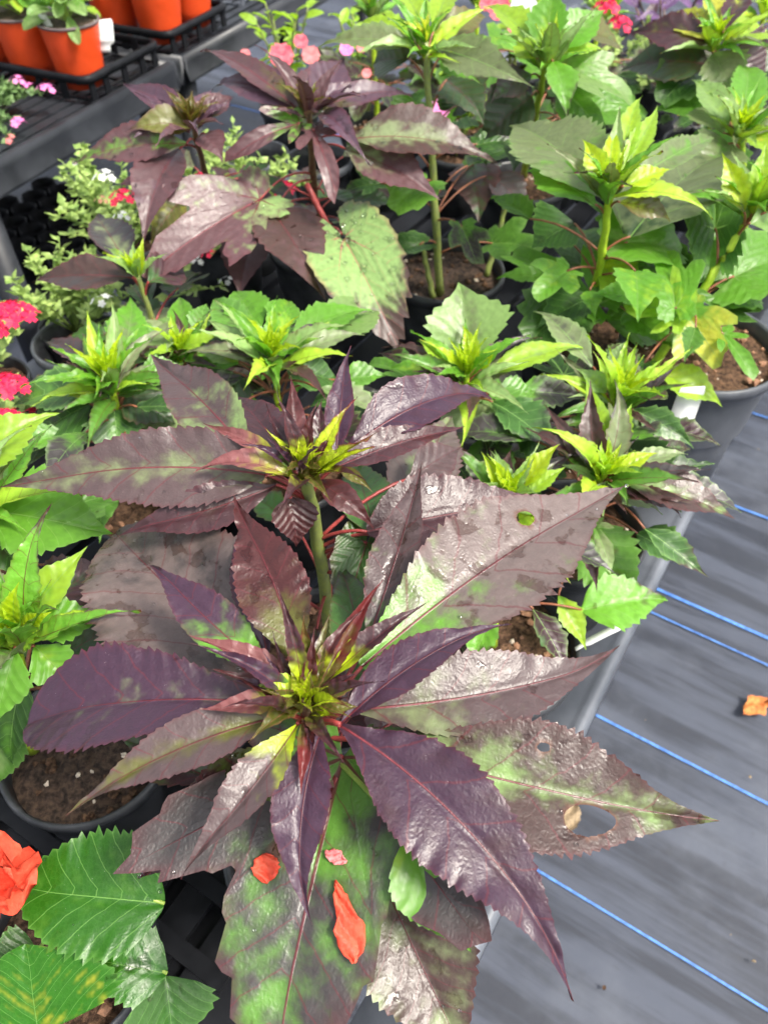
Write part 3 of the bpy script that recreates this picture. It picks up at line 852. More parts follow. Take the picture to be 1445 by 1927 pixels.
# inner leaves
PL(A, (548, 1286, .892), (352, 1193, .905), 66, 'narrow', 'rose', 'olive', .6, pat='base', wet=.3, arch=.07, fold=.55, seed=24, rib=True)
PL(A, (600, 1290, .892), (720, 1080, .93), 62, 'narrow', 'wine', 'olive', .7, pat='base', wet=.35, arch=-.02, fold=.6, seed=25, rib=True)
PL(A, (615, 1280, .892), (812, 1128, .918), 66, 'narrow', 'plum', 'young', .6, pat='base', wet=.35, arch=.06, fold=.5, roll=-20, seed=26, rib=True)
PL(A, (542, 1322, .892), (372, 1340, .895), 62, 'narrow', 'rose', 'young', .8, pat='base', wet=.35, arch=.10, fold=.45, seed=27, rib=True)
PL(A, (578, 1352, .892), (562, 1500, .885), 46, 'narrow', 'wine', 'olive', .7, pat='base', wet=.2, arch=.12, fold=.5, seed=28, rib=True)
PL(A, (590, 1268, .895), (566, 1160, .935), 46, 'narrow', 'olive', 'wine', .6, pat='tip', wet=.2, arch=.02, fold=.5, seed=29)
PL(A, (610, 1330, .895), (680, 1330, .892), 30, 'narrow', 'olive', 'maroon', .6, pat='tip', arch=.12, fold=.4, seed=30)
PL(A, (560, 1300, .897), (478, 1290, .905), 60, 'narrow', 'young', 'olive', .5, pat='noise', wet=.3, arch=.14, fold=.35, seed=31, vein=V_GRN)
shoot(A, apexA, 12, .032, 'young', 'olive', seed=1, g=.5, spread=1.15, tip='olive')

inner(A, apexA, 20, .03, .075, [('olive', 'plum', .6, 'tip'), ('plum', 'young', .7, 'base'), ('plum', 'olive', .7, 'base'), ('violet', 'green', .5, 'base'), ('young', 'wine', .6, 'tip'), ('maroon', 'young', .7, 'base')], 71, (20, 65), .21)
fill(A, stA, 7, .15, .66, .80, DARKS + PURP, 15)
# fallen petals on the broad leaf
def petal(path, wd, mat, label, name='fallen_petal', ruf=.004, seed=1):
    """path: world points along the petal, on the leaf below it"""
    rg = random.Random(seed)
    path = [np.asarray(p, float) for p in path]
    n, m = 18, 8
    vs = []
    for i in range(n + 1):
        x = i / n * (len(path) - 1); k = min(len(path) - 2, int(x)); f = x - k
        c = path[k] * (1 - f) + path[k + 1] * f
        t = unit(path[k + 1] - path[k]); s = unit(np.cross(t, unit(CAM - c)))
        up = np.cross(s, t)
        h = np.interp(i / n, np.linspace(0, 1, len(wd)), wd) * (1 + rg.uniform(-.08, .08))
        for j in range(m + 1):
            q = j / m * 2 - 1
            vs.append(c + s * (q * h / 2 + rg.uniform(-.0006, .0006)) + up * (ruf * .5 * math.sin(q * 5 + i * .9) + ruf * .5 * q * q + rg.uniform(-.2, .2) * ruf * .5))
    fs = [(i * (m + 1) + j, (i + 1) * (m + 1) + j, (i + 1) * (m + 1) + j + 1, i * (m + 1) + j + 1) for i in range(n) for j in range(m)]
    o = link(name, mesh_np(name, np.array(vs) - path[0], fs, mat), None, path[0])
    o.modifiers.new('thickness', 'SOLIDIFY').thickness = .0005
    return tag(o, label, 'petal', 'fallen coral petals')
def on_leaf(px, py, z): return P(px, py, z)

# ================================================================ B: the second burgundy hibiscus
zB = .89
apexB = P(572, 880, zB)
stB = [apexB - (0, 0, .004), apexB + (.004, .0, -.05), apexB + (.008, .0, -.19), apexB + (.006, .012, -.335)]
B = empty('potted_hibiscus', (stB[-1][0], stB[-1][1], BENCH_Z), 'burgundy hibiscus behind the nearest one, upright green stem below its leaf rosette', 'hibiscus', 'burgundy hibiscus plants')
pot(B, stB[-1] , .10, .17, BENCH_Z + .17, seed=4)
stem(B, stB, .0042, .0065, M_STEM_G)
SB = dict(stem=stB, rib=True)
PL(B, (500, 893, .878), (-4, 930, .862), 165, 'ovate', 'mauve', 'greygreen', .62, pat='mid', wet=.25, arch=.04, bend=.05, seed=40, drops=6, **SB)
PL(B, (520, 912, .872), (208, 997, .855), 105, 'lance', 'plum', 'brown', .5, pat='noise', wet=.1, arch=.06, bend=-.05, seed=41, **SB)
PL(B, (478, 868, .875), (273, 672, .865), 140, 'lance', 'mauve', 'sage', .6, pat='base', wet=.1, arch=.05, bend=.03, seed=42, **SB)
PL(B, (540, 862, .868), (435, 738, .85), 100, 'lance', 'plum', 'violet', .5, pat='noise', arch=.05, seed=43, **SB)
PL(B, (556, 862, .892), (549, 700, .925), 62, 'narrow', 'maroon', 'rose', .6, pat='side', wet=.3, arch=.0, fold=.5, roll=15, seed=44, rib=True)
PL(B, (632, 852, .886), (654, 643, .925), 72, 'narrow', 'violet', None, 0, arch=.02, fold=.25, seed=45, rib=True)
PL(B, (600, 860, .89), (602, 745, .915), 44, 'narrow', 'plum', 'green', .5, pat='base', arch=.03, fold=.4, seed=46, rib=True)
PL(B, (655, 846, .884), (935, 742, .868), 125, 'lance', 'violet', 'maroon', .5, pat='noise', wet=.3, arch=.12, bend=-.04, fold=.25, seed=47, **SB)
PL(B, (630, 880, .886), (882, 808, .872), 74, 'narrow', 'plum', 'maroon', .5, pat='noise', wet=.2, arch=.10, fold=.25, seed=48, **SB)
PL(B, (600, 905, .887), (712, 998, .865), 66, 'narrow', 'maroon', 'plum', .5, pat='noise', wet=.25, arch=.14, fold=.3, seed=49, rib=True)
PL(B, (542, 893, .891), (362, 884, .893), 66, 'narrow', 'rose', 'young', .55, pat='base', wet=.2, arch=.12, fold=.35, bend=.05, seed=50, rib=True)
PL(B, (525, 862, .89), (375, 798, .895), 44, 'narrow', 'rose', 'young', .6, pat='base', arch=.08, fold=.5, seed=51)
PL(B, (545, 935, .865), (560, 1030, .835), 105, 'ovate', 'maroon', 'plum', .5, pat='noise', wet=.35, arch=.1, seed=52, **SB)
PL(B, (690, 1000, .83), (1030, 940, .815), 165, 'ovate', 'plum', 'maroon', .5, pat='noise', wet=.3, arch=.05, seed=53, **SB)
PL(B, (705, 1005, .82), (665, 860, .80), 120, 'ovate', 'deep', 'mid', .5, pat='noise', wet=.3, arch=.05, seed=54, **SB)
PL(B, (690, 1020, .81), (650, 1150, .78), 130, 'heart', 'deep', 'slate', .6, pat='tip', wet=.2, arch=.06, seed=55, **SB)
PL(B, (770, 900, .83), (868, 838, .82), 90, 'lance', 'mauve', 'maroon', .5, pat='noise', arch=.06, seed=56, **SB)
PL(B, (760, 960, .80), (850, 780, .77), 150, 'ovate', 'mauve_sheen', 'sage', .6, pat='mid', arch=.05, seed=57, **SB)
PL(B, (640, 880, .888), (705, 925, .88), 32, 'narrow', 'olive', 'maroon', .6, pat='tip', arch=.1, fold=.4, seed=58)
shoot(B, apexB + (0, 0, .004), 12, .036, 'young', 'olive', seed=2, g=.4, spread=1.1, tip='olive')
inner(B, apexB, 20, .03, .075, [('olive', 'plum', .6, 'tip'), ('plum', 'young', .7, 'base'), ('plum', 'olive', .7, 'base'), ('violet', 'green', .5, 'base'), ('young', 'wine', .6, 'tip'), ('maroon', 'young', .7, 'base')], 72, (20, 65), .21)
fill(B, stB, 9, .17, .64, .79, DARKS + PURP, 16)

# ================================================================ the plants behind
def base_of(st): return (st[-1][0], st[-1][1], BENCH_Z)
def straight(apex, foot, bow=(0, 0, 0)):
    apex, foot = np.asarray(apex, float), np.asarray(foot, float)
    return [apex, apex * .6 + foot * .4 + np.array(bow), foot]

# C: tall burgundy hibiscus in the middle of the far row
apexC = P(580, 205, .90)
stC = straight(apexC - (0, 0, .004), P(600, 470, .57), (0, 0, 0))
C = empty('potted_hibiscus', base_of(stC), 'tall burgundy hibiscus with drooping beaded leaves and red petioles, in the far row', 'hibiscus', 'burgundy hibiscus plants')
pot(C, stC[-1], .09, .16, BENCH_Z + .165, seed=11)
stem(C, stC, .004, .006, M_STEM_P)
stC2 = [apexC + (-.01, 0, -.10), apexC + (.03, -.03, -.17), P(632, 470, .58)]
stem(C, stC2, .004, .005, M_PET_R, 'side_stem')
SC = dict(stem=stC, rib=True)
PL(C, (560, 205, .895), (372, 90, .915), 52, 'narrow', 'plum_sheen', 'olive', .4, pat='base', wet=.2, arch=.08, drops=5, seed=60, rib=True)
PL(C, (565, 200, .895), (400, 158, .885), 76, 'narrow', 'violet_sheen', 'plum_sheen', .5, pat='noise', wet=.2, arch=.10, drops=12, seed=61, rib=True)
PL(C, (590, 195, .897), (652, 108, .925), 105, 'narrow', 'violet_sheen', 'rose', .4, pat='base', arch=.03, fold=.4, seed=62, rib=True)
PL(C, (575, 195, .89), (610, 120, .89), 70, 'narrow', 'plum_sheen', 'violet_sheen', .4, pat='noise', arch=.05, fold=.25, seed=63)
PL(C, (598, 205, .895), (782, 182, .885), 52, 'narrow', 'violet_sheen', 'olive', .4, pat='base', wet=.2, arch=.12, drops=4, seed=64, rib=True)
PL(C, (605, 212, .893), (692, 312, .865), 56, 'narrow', 'violet_sheen', 'olive', .35, pat='base', wet=.3, arch=.17, drops=14, seed=65, rib=True)
PL(C, (562, 232, .885), (424, 306, .855), 95, 'spur', 'plum_sheen', 'green', .5, pat='base', wet=.3, arch=.10, seed=66, drops=4, **SC)
PL(C, (590, 245, .88), (636, 378, .83), 112, 'spur', 'plum_sheen', 'rose', .35, pat='noise', wet=.2, arch=.12, seed=67, drops=8, **SC)
PL(C, (655, 262, .865), (940, 308, .84), 120, 'lance', 'brown', 'greygreen', .7, pat='mid', wet=.25, arch=.08, bend=-.03, seed=68, drops=16, **SC)
PL(C, (650, 280, .85), (832, 378, .81), 110, 'lance', 'plum_sheen', 'greygreen', .6, pat='base', wet=.2, arch=.08, seed=69, drops=6, **SC)
PL(C, (490, 375, .80), (262, 528, .755), 200, 'three', 'plum_sheen', 'sage', .40, pat='base', wet=.2, arch=.07, seed=70, drops=12, **SC)
PL(C, (515, 400, .785), (612, 568, .73), 150, 'ovate', 'brown', 'plum_sheen', .5, pat='noise', wet=.3, arch=.08, seed=71, drops=6, **SC)
PL(C, (646, 446, .77), (748, 650, .70), 195, 'heart', 'sage', 'brown', .75, pat='tip', wet=.1, arch=.09, seed=72, drops=90, vein=V_PINK, stem=stC2, pmat=M_PET_R)
PL(C, (470, 440, .74), (450, 560, .70), 110, 'ovate', 'plum_sheen', None, 0, arch=.05, seed=73, **SC)
shoot(C, apexC + (0, 0, .006), 9, .04, 'olive', 'young', seed=3, g=.5, tip='olive')
inner(C, apexC, 10, .05, .10, [('plum_sheen', 'olive', .5, 'base'), ('violet_sheen', None, 0, 'mid'), ('plum_sheen', 'violet_sheen', .5, 'noise')], 73, (-5, 55))
fill(C, stC, 12, .16, .64, .76, DARKS + PURP, 12)

# D: its neighbour towards the aisle
apexD = P(362, 232, .885)
stD = straight(apexD, P(415, 430, .57))
D = empty('potted_hibiscus', base_of(stD), 'burgundy hibiscus with bronze tips nearest the display bench and orange pots', 'hibiscus', 'burgundy hibiscus plants')
pot(D, stD[-1], .085, .16, BENCH_Z + .165, seed=12)
stem(D, stD, .0035, .005, M_STEM_P)
SD = dict(stem=stD, rib=True)
PL(D, (362, 222, .885), (225, 160, .90), 52, 'narrow', 'violet_sheen', 'plum_sheen', .4, pat='noise', arch=.08, seed=80, rib=True)
PL(D, (362, 238, .88), (235, 246, .885), 60, 'narrow', 'olive', 'plum_sheen', .5, pat='tip', wet=.2, arch=.14, seed=81, rib=True)
PL(D, (352, 270, .865), (140, 303, .845), 74, 'lance', 'plum_sheen', 'green', .6, pat='mid', wet=.2, arch=.10, seed=82, drops=5, **SD)
PL(D, (338, 280, .85), (268, 462, .79), 118, 'lance', 'plum_sheen', 'violet_sheen', .4, pat='noise', wet=.2, arch=.12, seed=83, drops=6, **SD)
PL(D, (385, 250, .865), (422, 305, .845), 70, 'lance', 'plum_sheen', 'violet_sheen', .4, pat='noise', arch=.12, seed=84, **SD)
PL(D, (372, 225, .885), (400, 165, .90), 50, 'narrow', 'violet_sheen', 'olive', .4, pat='base', arch=.04, seed=85)
PL(D, (355, 215, .888), (322, 172, .91), 30, 'narrow', 'plum_sheen', 'olive', .4, pat='base', arch=.04, seed=86)
PL(D, (385, 225, .885), (440, 180, .895), 56, 'narrow', 'plum_sheen', 'olive', .5, pat='base', arch=.1, seed=87)
PL(D, (342, 372, .77), (281, 458, .735), 62, 'ovate', 'olive', 'yellow', .5, pat='noise', arch=.06, seed=88, vein=V_PINK, **SD)
shoot(D, apexD + (0, 0, .004), 9, .04, 'olive', 'wine', seed=4, g=.35, tip='olive')
inner(D, apexD, 10, .05, .10, [('plum_sheen', 'olive', .5, 'base'), ('violet_sheen', None, 0, 'mid'), ('plum_sheen', 'violet_sheen', .5, 'noise')], 74, (-5, 55))
fill(D, stD, 10, .15, .64, .76, DARKS + PURP, 13)

# E: low plant with a yellow-green tip
apexE = P(258, 515, .775)
stE = straight(apexE, apexE + (.01, .01, -.2))
E = empty('potted_hibiscus', base_of(stE), 'low hibiscus with yellow-green tip and long dusky leaf pointing at the aisle', 'hibiscus', 'green and dusky young hibiscus')
pot(E, stE[-1], .08, .15, BENCH_Z + .155, seed=13)
stem(E, stE, .003, .005, M_STEM_G)
PL(E, (250, 522, .77), (55, 528, .755), 86, 'lance', 'brown', 'slate', .6, pat='noise', arch=.06, seed=90, stem=stE, rib=True)
PL(E, (240, 500, .765), (176, 402, .755), 100, 'lance', 'slate', 'greygreen', .6, pat='mid', arch=.05, seed=91, stem=stE)
PL(E, (280, 530, .765), (350, 500, .75), 80, 'lance', 'plum', 'deep', .5, pat='base', arch=.06, seed=92, stem=stE)
shoot(E, apexE, 11, .055, 'young', 'lime', seed=5, g=.5)
fill(E, stE, 12, .12, .62, .73, DARKS + GREENS[:2], 14)

# F1, F2, F3: the green tufts in the middle
def tuft(px, py, z, label, seed, sh=.06, nsh=12, extra=(), pr=.08, n=7, foot=(0, 0), tones=None, lean=(0, 0, 1), c=('young', 'lime'), group='green and dusky young hibiscus', potted=True, smat=M_STEM_Y):
    ap = P(px, py, z)
    st = straight(ap, (ap[0] + foot[0], ap[1] + foot[1], .565))
    o = empty('potted_hibiscus', base_of(st), label, 'hibiscus', group)
    pot(o, st[-1], pr, .15, BENCH_Z + .155, seed=seed)
    stem(o, st, .003, .005, smat)
    for k, e in enumerate(extra):
        kw = dict(e[6]) if len(e) > 6 else {}
        kw.setdefault('seed', seed * 20 + k); kw.setdefault('pmat', M_PET_B); kw.setdefault('teeth', 1.7)
        kw.setdefault('mat', M_SOFT if e[3] in ('lime', 'young', 'green', 'yellow', 'sage') else M_LEAF)
        kw.setdefault('vein', V_GRN if e[3] in ('lime', 'young', 'green', 'yellow', 'sage', 'mid', 'deep', 'greygreen') else V_RED)
        kind = kw.pop('kind', 'lance')
        PL(o, e[0], e[1], e[2], kind, e[3], e[4], e[5], stem=st, **kw)
    shoot(o, ap, nsh, sh, c[0], c[1], lean=lean, seed=seed, g=.5)
    inner(o, ap - (0, 0, .01), 18, .05, .11, [('greygreen', 'slate', .6, 'tip'), ('sage', 'green', .5, 'base'), ('brown', 'green', .6, 'base'), ('slate', 'green', .6, 'base'), ('lime', 'young', .5, 'base'), ('mid', 'plum', .5, 'tip')], seed + 700, (0, 50), .25)
    if n: fill(o, st, n * 2 + 3, .15, .63, z - .02, tones or (GREENS + DARKS), seed + 30, vein=V_GRN, pm=M_PET_B)
    return o, st
tuft(205, 715, .76, 'leafy green hibiscus with yellow-green tuft beside the red verbena', 21, .07, 13, extra=[
    ((232, 705, .75), (252, 558, .76), 92, 'green', 'greygreen', .6), ((200, 725, .74), (20, 765, .72), 110, 'deep', 'mid', .5),
    ((260, 715, .745), (352, 688, .745), 64, 'green', 'sage', .5), ((190, 695, .745), (78, 640, .74), 60, 'slate', 'deep', .5),
    ((180, 740, .74), (125, 745, .745), 40, 'young', 'lime', .5), ((240, 740, .73), (330, 800, .70), 120, 'dark', 'deep', .5, dict(kind='ovate')),
    ((170, 760, .72), (60, 830, .69), 130, 'deep', 'slate', .5, dict(kind='ovate')), ((215, 770, .72), (230, 880, .68), 120, 'deep', 'mid', .5, dict(kind='ovate'))])
tuft(338, 655, .735, 'small hibiscus tuft between two larger green ones, pale upright leaves around it', 22, .05, 11, extra=[
    ((345, 630, .73), (340, 555, .74), 60, 'green', 'greygreen', .5), ((370, 630, .73), (390, 570, .74), 60, 'mid', 'olive', .5),
    ((320, 630, .73), (290, 600, .735), 50, 'sage', 'lime', .5)], foot=(-.03, .0), pr=.07, n=4)
tuft(512, 665, .76, 'green hibiscus with a bright upright tuft just behind the second burgundy rosette', 23, .07, 14, extra=[
    ((545, 640, .75), (700, 580, .74), 92, 'green', 'sage', .5), ((560, 665, .75), (685, 625, .75), 50, 'greygreen', 'plum', .5, dict(pat='tip')),
    ((470, 640, .75), (395, 560, .74), 76, 'mid', 'plum', .5), ((490, 625, .745), (440, 545, .74), 104, 'green', 'mid', .5),
    ((600, 640, .73), (725, 570, .72), 110, 'sage', 'green', .5), ((520, 630, .75), (545, 560, .745), 80, 'green', 'lime', .5),
    ((450, 680, .74), (370, 660, .745), 44, 'sage', 'lime', .5), ((540, 700, .73), (640, 720, .70), 110, 'deep', 'slate', .5, dict(kind='ovate')),
    ((440, 700, .72), (400, 790, .69), 120, 'dark', 'deep', .5, dict(kind='ovate'))])

# G: the yellow-green ones on the bench's edge side
tuft(878, 700, .75, 'hibiscus with yellow-green tuft before a broad pointed sage leaf', 24, .06, 10, extra=[
    ((885, 690, .735), (868, 528, .80), 185, 'sage', 'greygreen', .6, dict(kind='rhomb')), ((915, 705, .745), (1102, 648, .745), 66, 'lime', 'sage', .5),
    ((895, 690, .755), (872, 608, .785), 42, 'young', 'lime', .5, dict(fold=.4)), ((905, 695, .755), (935, 655, .78), 40, 'young', 'lime', .5, dict(fold=.4)),
    ((850, 700, .75), (785, 638, .76), 44, 'lime', 'olive', .5, dict(fold=.4)), ((830, 700, .74), (730, 690, .735), 50, 'green', 'lime', .5),
    ((930, 740, .73), (1010, 740, .72), 70, 'mid', 'slate', .5), ((860, 740, .73), (760, 770, .71), 90, 'deep', 'slate', .5, dict(kind='ovate')),
    ((900, 750, .72), (840, 860, .69), 120, 'greygreen', 'sage', .6, dict(kind='ovate')), ((900, 760, .72), (1010, 830, .69), 120, 'mid', 'sage', .5, dict(kind='ovate'))])
tuft(958, 930, .74, 'low lime hibiscus tips poking up behind the big mauve leaf', 25, .055, 9, extra=[
    ((950, 925, .74), (905, 848, .77), 36, 'young', 'lime', .4, dict(fold=.4)), ((978, 920, .74), (1052, 832, .775), 60, 'young', 'lime', .4, dict(fold=.35)),
    ((990, 930, .74), (1066, 878, .76), 44, 'lime', 'sage', .5, dict(fold=.35)), ((930, 935, .735), (890, 915, .74), 30, 'young', 'lime', .4)], foot=(-.005, -.065), n=4, pr=.095)
tuft(1140, 885, .735, 'upright lime hibiscus overhanging the bench edge, dusky side leaves', 26, .05, 8, extra=[
    ((1135, 850, .735), (1098, 708, .785), 58, 'lime', 'sage', .5, dict(fold=.3)), ((1145, 855, .735), (1192, 758, .77), 60, 'lime', 'sage', .5, dict(fold=.3)),
    ((1150, 850, .735), (1160, 790, .76), 40, 'sage', 'lime', .5, dict(fold=.4)), ((1155, 890, .735), (1238, 848, .75), 40, 'young', 'lime', .5),
    ((1170, 905, .73), (1390, 978, .71), 100, 'brown', 'sage', .7, dict(pat='mid')), ((1150, 905, .73), (1288, 968, .70), 60, 'plum', 'olive', .5),
    ((1120, 860, .73), (1085, 820, .74), 40, 'lime', 'young', .5), ((1060, 800, .72), (905, 802, .72), 76, 'slate', 'plum', .5),
    ((1110, 920, .72), (1250, 965, .68), 70, 'greygreen', 'plum', .5), ((1180, 880, .73), (1295, 850, .735), 52, 'greygreen', 'slate', .5),
    ((1090, 1000, .66), (1195, 1145, .60), 150, 'green', 'olive', .5, dict(kind='ovate')), ((1050, 1120, .63), (1105, 1225, .60), 60, 'lime', 'green', .5),
    ((1095, 1010, .68), (1125, 1115, .66), 40, 'plum', None, 0)], foot=(.01, .06), n=5, pr=.085)
tuft(1165, 748, .735, 'short lime hibiscus with ragged tips beside the white plant tag', 27, .06, 12, extra=[
    ((1115, 690, .735), (1008, 580, .745), 66, 'greygreen', 'slate', .5), ((1190, 740, .735), (1240, 700, .75), 50, 'young', 'lime', .5),
    ((1140, 740, .735), (1085, 690, .76), 44, 'sage', 'lime', .5), ((1190, 770, .72), (1310, 840, .70), 60, 'deep', 'slate', .5), ((1150, 700, .74), (1175, 640, .76), 40, 'sage', 'slate', .5)],
    foot=(-.02, .06), n=4, pr=.08)

# H1: tall green hibiscus
def tall(name_label, apex, foot, seed, sh, nsh, extra, n, tones, prad=.10, zr=None, smat=M_STEM_Y, c=('young', 'lime'), lean=(0, 0, 1), size=(.07, .12), pm=M_POT, soil=M_SOIL, group='tall green hibiscus', bow=(0, 0, 0), potc=None, kinds=('heart', 'three', 'ovate', 'lance', 'spur')):
    st = straight(apex, foot, bow)
    pc = potc if potc is not None else foot
    o = empty('potted_hibiscus', (pc[0], pc[1], BENCH_Z), name_label, 'hibiscus', group)
    zr = zr or BENCH_Z + .17
    pot(o, pc, prad, zr - BENCH_Z, zr, mat=pm, soil=soil, seed=seed, chips=46)
    stem(o, st, .004, .0065, smat)
    for k, e in enumerate(extra):
        kw = dict(e[6]) if len(e) > 6 else {}
        kw.setdefault('seed', seed * 20 + k); kw.setdefault('pmat', M_PET_B); kw.setdefault('teeth', 1.7)
        gr = e[3] in ('lime', 'young', 'green', 'yellow', 'sage', 'mid', 'deep', 'greygreen')
        kw.setdefault('mat', M_SOFT if gr else M_LEAF); kw.setdefault('vein', V_GRN if gr else V_RED)
        kind = kw.pop('kind', 'lance')
        PL(o, e[0], e[1], e[2], kind, e[3], e[4], e[5], stem=st, **kw)
    if nsh: shoot(o, np.asarray(apex), nsh, sh, c[0], c[1], lean=lean, seed=seed, g=.5)
    inner(o, np.asarray(apex) - (0, 0, .008), 13, .05, .115, [('lime', 'young', .5, 'base'), ('green', 'lime', .5, 'base'), ('sage', 'lime', .5, 'base'), ('greygreen', 'green', .5, 'base'), ('green', 'plum', .5, 'tip')], seed + 800, (0, 60), .24)
    if n: fill(o, st, int(n * 1.6) + 2, .18, foot[2] + .08, apex[2] - .09, tones, seed + 30, vein=V_GRN, pm=M_PET_B, size=size, mat=M_SOFT, kinds=kinds)
    return o, st
TALLG = [('green', 'mid', .5, 'noise'), ('mid', 'deep', .5, 'noise'), ('deep', 'mid', .5, 'noise'), ('green', 'lime', .5, 'noise')]
apH1 = P(1150, 345, .89)
tall('tall green hibiscus with thick lime stem and upright toothed tip leaves', apH1, P(1098, 640, .585), 31, .06, 9, [
    ((1140, 350, .895), (1098, 258, .93), 56, 'young', 'lime', .4, dict(fold=.4)), ((1158, 335, .895), (1202, 172, .95), 62, 'lime', 'young', .4, dict(fold=.35)),
    ((1165, 340, .895), (1245, 198, .94), 56, 'lime', 'sage', .4, dict(fold=.35)), ((1172, 350, .892), (1262, 318, .90), 46, 'young', 'lime', .4),
    ((1140, 350, .895), (1155, 230, .935), 44, 'young', 'lime', .4, dict(fold=.4)), ((1180, 345, .89), (1355, 258, .885), 60, 'greygreen', 'green', .5),
    ((1165, 380, .875), (1265, 415, .86), 50, 'olive', 'young', .5, dict(arch=.16)), ((1140, 375, .865), (955, 235, .85), 165, 'greygreen', 'green', .5, dict(pat='base')),
    ((1185, 445, .80), (1372, 290, .80), 230, 'greygreen', 'dark', .5, dict(kind='ovate', wet=.2)), ((1120, 385, .86), (988, 318, .85), 90, 'green', 'olive', .5),
    ((1125, 572, .70), (950, 475, .70), 130, 'green', 'mid', .4, dict(kind='spur')), ((1080, 420, .76), (1000, 470, .73), 140, 'deep', 'dark', .5, dict(kind='ovate')),
    ((1180, 455, .78), (1290, 480, .75), 130, 'green', 'sage', .5, dict(kind='heart')), ((1140, 600, .66), (1240, 620, .63), 110, 'mid', 'green', .5, dict(kind='round')),
    ((1130, 500, .74), (1200, 560, .71), 100, 'lime', 'young', .5, dict(kind='ovate')), ((1110, 560, .72), (1010, 620, .69), 110, 'deep', 'dark', .5, dict(kind='ovate'))],
    7, TALLG, bow=(.004, 0, 0), group='tall green hibiscus')
# H2: the one in the dusty pot at the corner
footH2 = P(1212, 715, .62)
apH2 = P(1425, 385, .85)
potR = P(1316, 655, .64)
tall('tall green hibiscus leaning out of the dusty grey corner pot with bark soil', apH2, footH2, 32, .06, 9, [
    ((1400, 400, .85), (1358, 285, .90), 60, 'young', 'olive', .4, dict(fold=.4)), ((1425, 390, .85), (1440, 265, .91), 66, 'lime', 'young', .4, dict(fold=.35)),
    ((1440, 400, .85), (1500, 320, .88), 60, 'lime', 'young', .4, dict(fold=.35)), ((1410, 420, .84), (1470, 420, .83), 60, 'sage', 'green', .5),
    ((1280, 590, .74), (1168, 572, .72), 150, 'lime', 'green', .5, dict(kind='spur')), ((1270, 580, .75), (1245, 465, .77), 130, 'green', 'lime', .4, dict(kind='three')),
    ((1290, 590, .74), (1358, 690, .69), 140, 'yellow', 'green', .6, dict(kind='three', pat='base')), ((1235, 700, .665), (1362, 762, .64), 80, 'lime', 'young', .5),
    ((1380, 520, .76), (1500, 480, .76), 150, 'green', 'sage', .4, dict(kind='heart')), ((1375, 530, .75), (1430, 570, .73), 90, 'mid', 'green', .4, dict(kind='heart')),
    ((1345, 430, .80), (1330, 300, .80), 120, 'deep', 'mid', .5, dict(kind='heart')), ((1250, 640, .70), (1330, 650, .68), 60, 'mid', 'sage', .4)],
    5, TALLG, prad=.112, zr=.65, pm=M_POT_GREY, potc=potR, size=(.06, .09))
# H3 behind it
apH3 = P(1395, 240, .84)
tall('green hibiscus at the far edge with rounded upright leaf over yellowish tip', apH3, P(1400, 470, .59), 33, .055, 12, [
    ((1390, 235, .84), (1402, 125, .86), 80, 'green', 'sage', .4, dict(kind='round')), ((1370, 235, .84), (1302, 145, .865), 60, 'sage', 'lime', .4),
    ((1360, 250, .83), (1310, 200, .83), 90, 'greygreen', 'sage', .5), ((1370, 270, .82), (1310, 330, .80), 120, 'greygreen', 'green', .5, dict(kind='ovate')),
    ((1410, 250, .83), (1460, 300, .82), 60, 'lime', 'yellow', .5), ((1340, 200, .80), (1230, 210, .79), 110, 'mid', 'green', .4, dict(kind='ovate'))],
    7, TALLG, prad=.09, group='tall green hibiscus')
# I1: tall stem in the visible black pot, I2 bright green
apI1 = P(800, 75, .95)
o_, s_ = tall('far hibiscus with three bare green stems rising from the black pot of dark soil', apI1, P(828, 555, .585), 34, .05, 9, [
    ((785, 85, .945), (596, 82, .94), 56, 'greygreen', 'olive', .5), ((775, 75, .945), (672, 38, .955), 50, 'lime', 'plum', .4, dict(pat='tip')),
    ((815, 90, .94), (1000, 165, .92), 84, 'greygreen', 'plum', .5, dict(pat='tip')), ((815, 70, .945), (920, 30, .95), 56, 'olive', 'plum', .4),
    ((825, 110, .92), (905, 160, .90), 66, 'green', 'plum', .5, dict(pat='tip')), ((800, 60, .955), (745, -20, .97), 60, 'lime', 'olive', .4),
    ((815, 60, .955), (860, -30, .97), 60, 'lime', 'plum', .4), ((770, 110, .92), (700, 120, .90), 90, 'dark', 'slate', .5, dict(kind='ovate')),
    ((840, 150, .88), (915, 230, .85), 100, 'dark', 'slate', .5, dict(kind='ovate')), ((790, 200, .86), (730, 240, .84), 90, 'mid', 'green', .5, dict(kind='ovate')),
    ((890, 310, .74), (905, 420, .70), 110, 'brown', 'deep', .6, dict(kind='ovate')), ((920, 330, .74), (1000, 400, .71), 80, 'slate', 'plum', .5)],
    6, DARKS + TALLG[:2], prad=.10, zr=.605, smat=M_STEM_G, soil=M_SOIL_D, potc=P(838, 505, .605), size=(.06, .10), c=('yellow', 'lime'), group='far hibiscus')
for a, b in (((790, 440, .68), (815, 560, .585)), ((955, 375, .70), (915, 520, .585))):
    stem(o_, [P(*a), P(*b)], .0035, .005, M_STEM_G)
apI2 = P(1030, 105, .92)
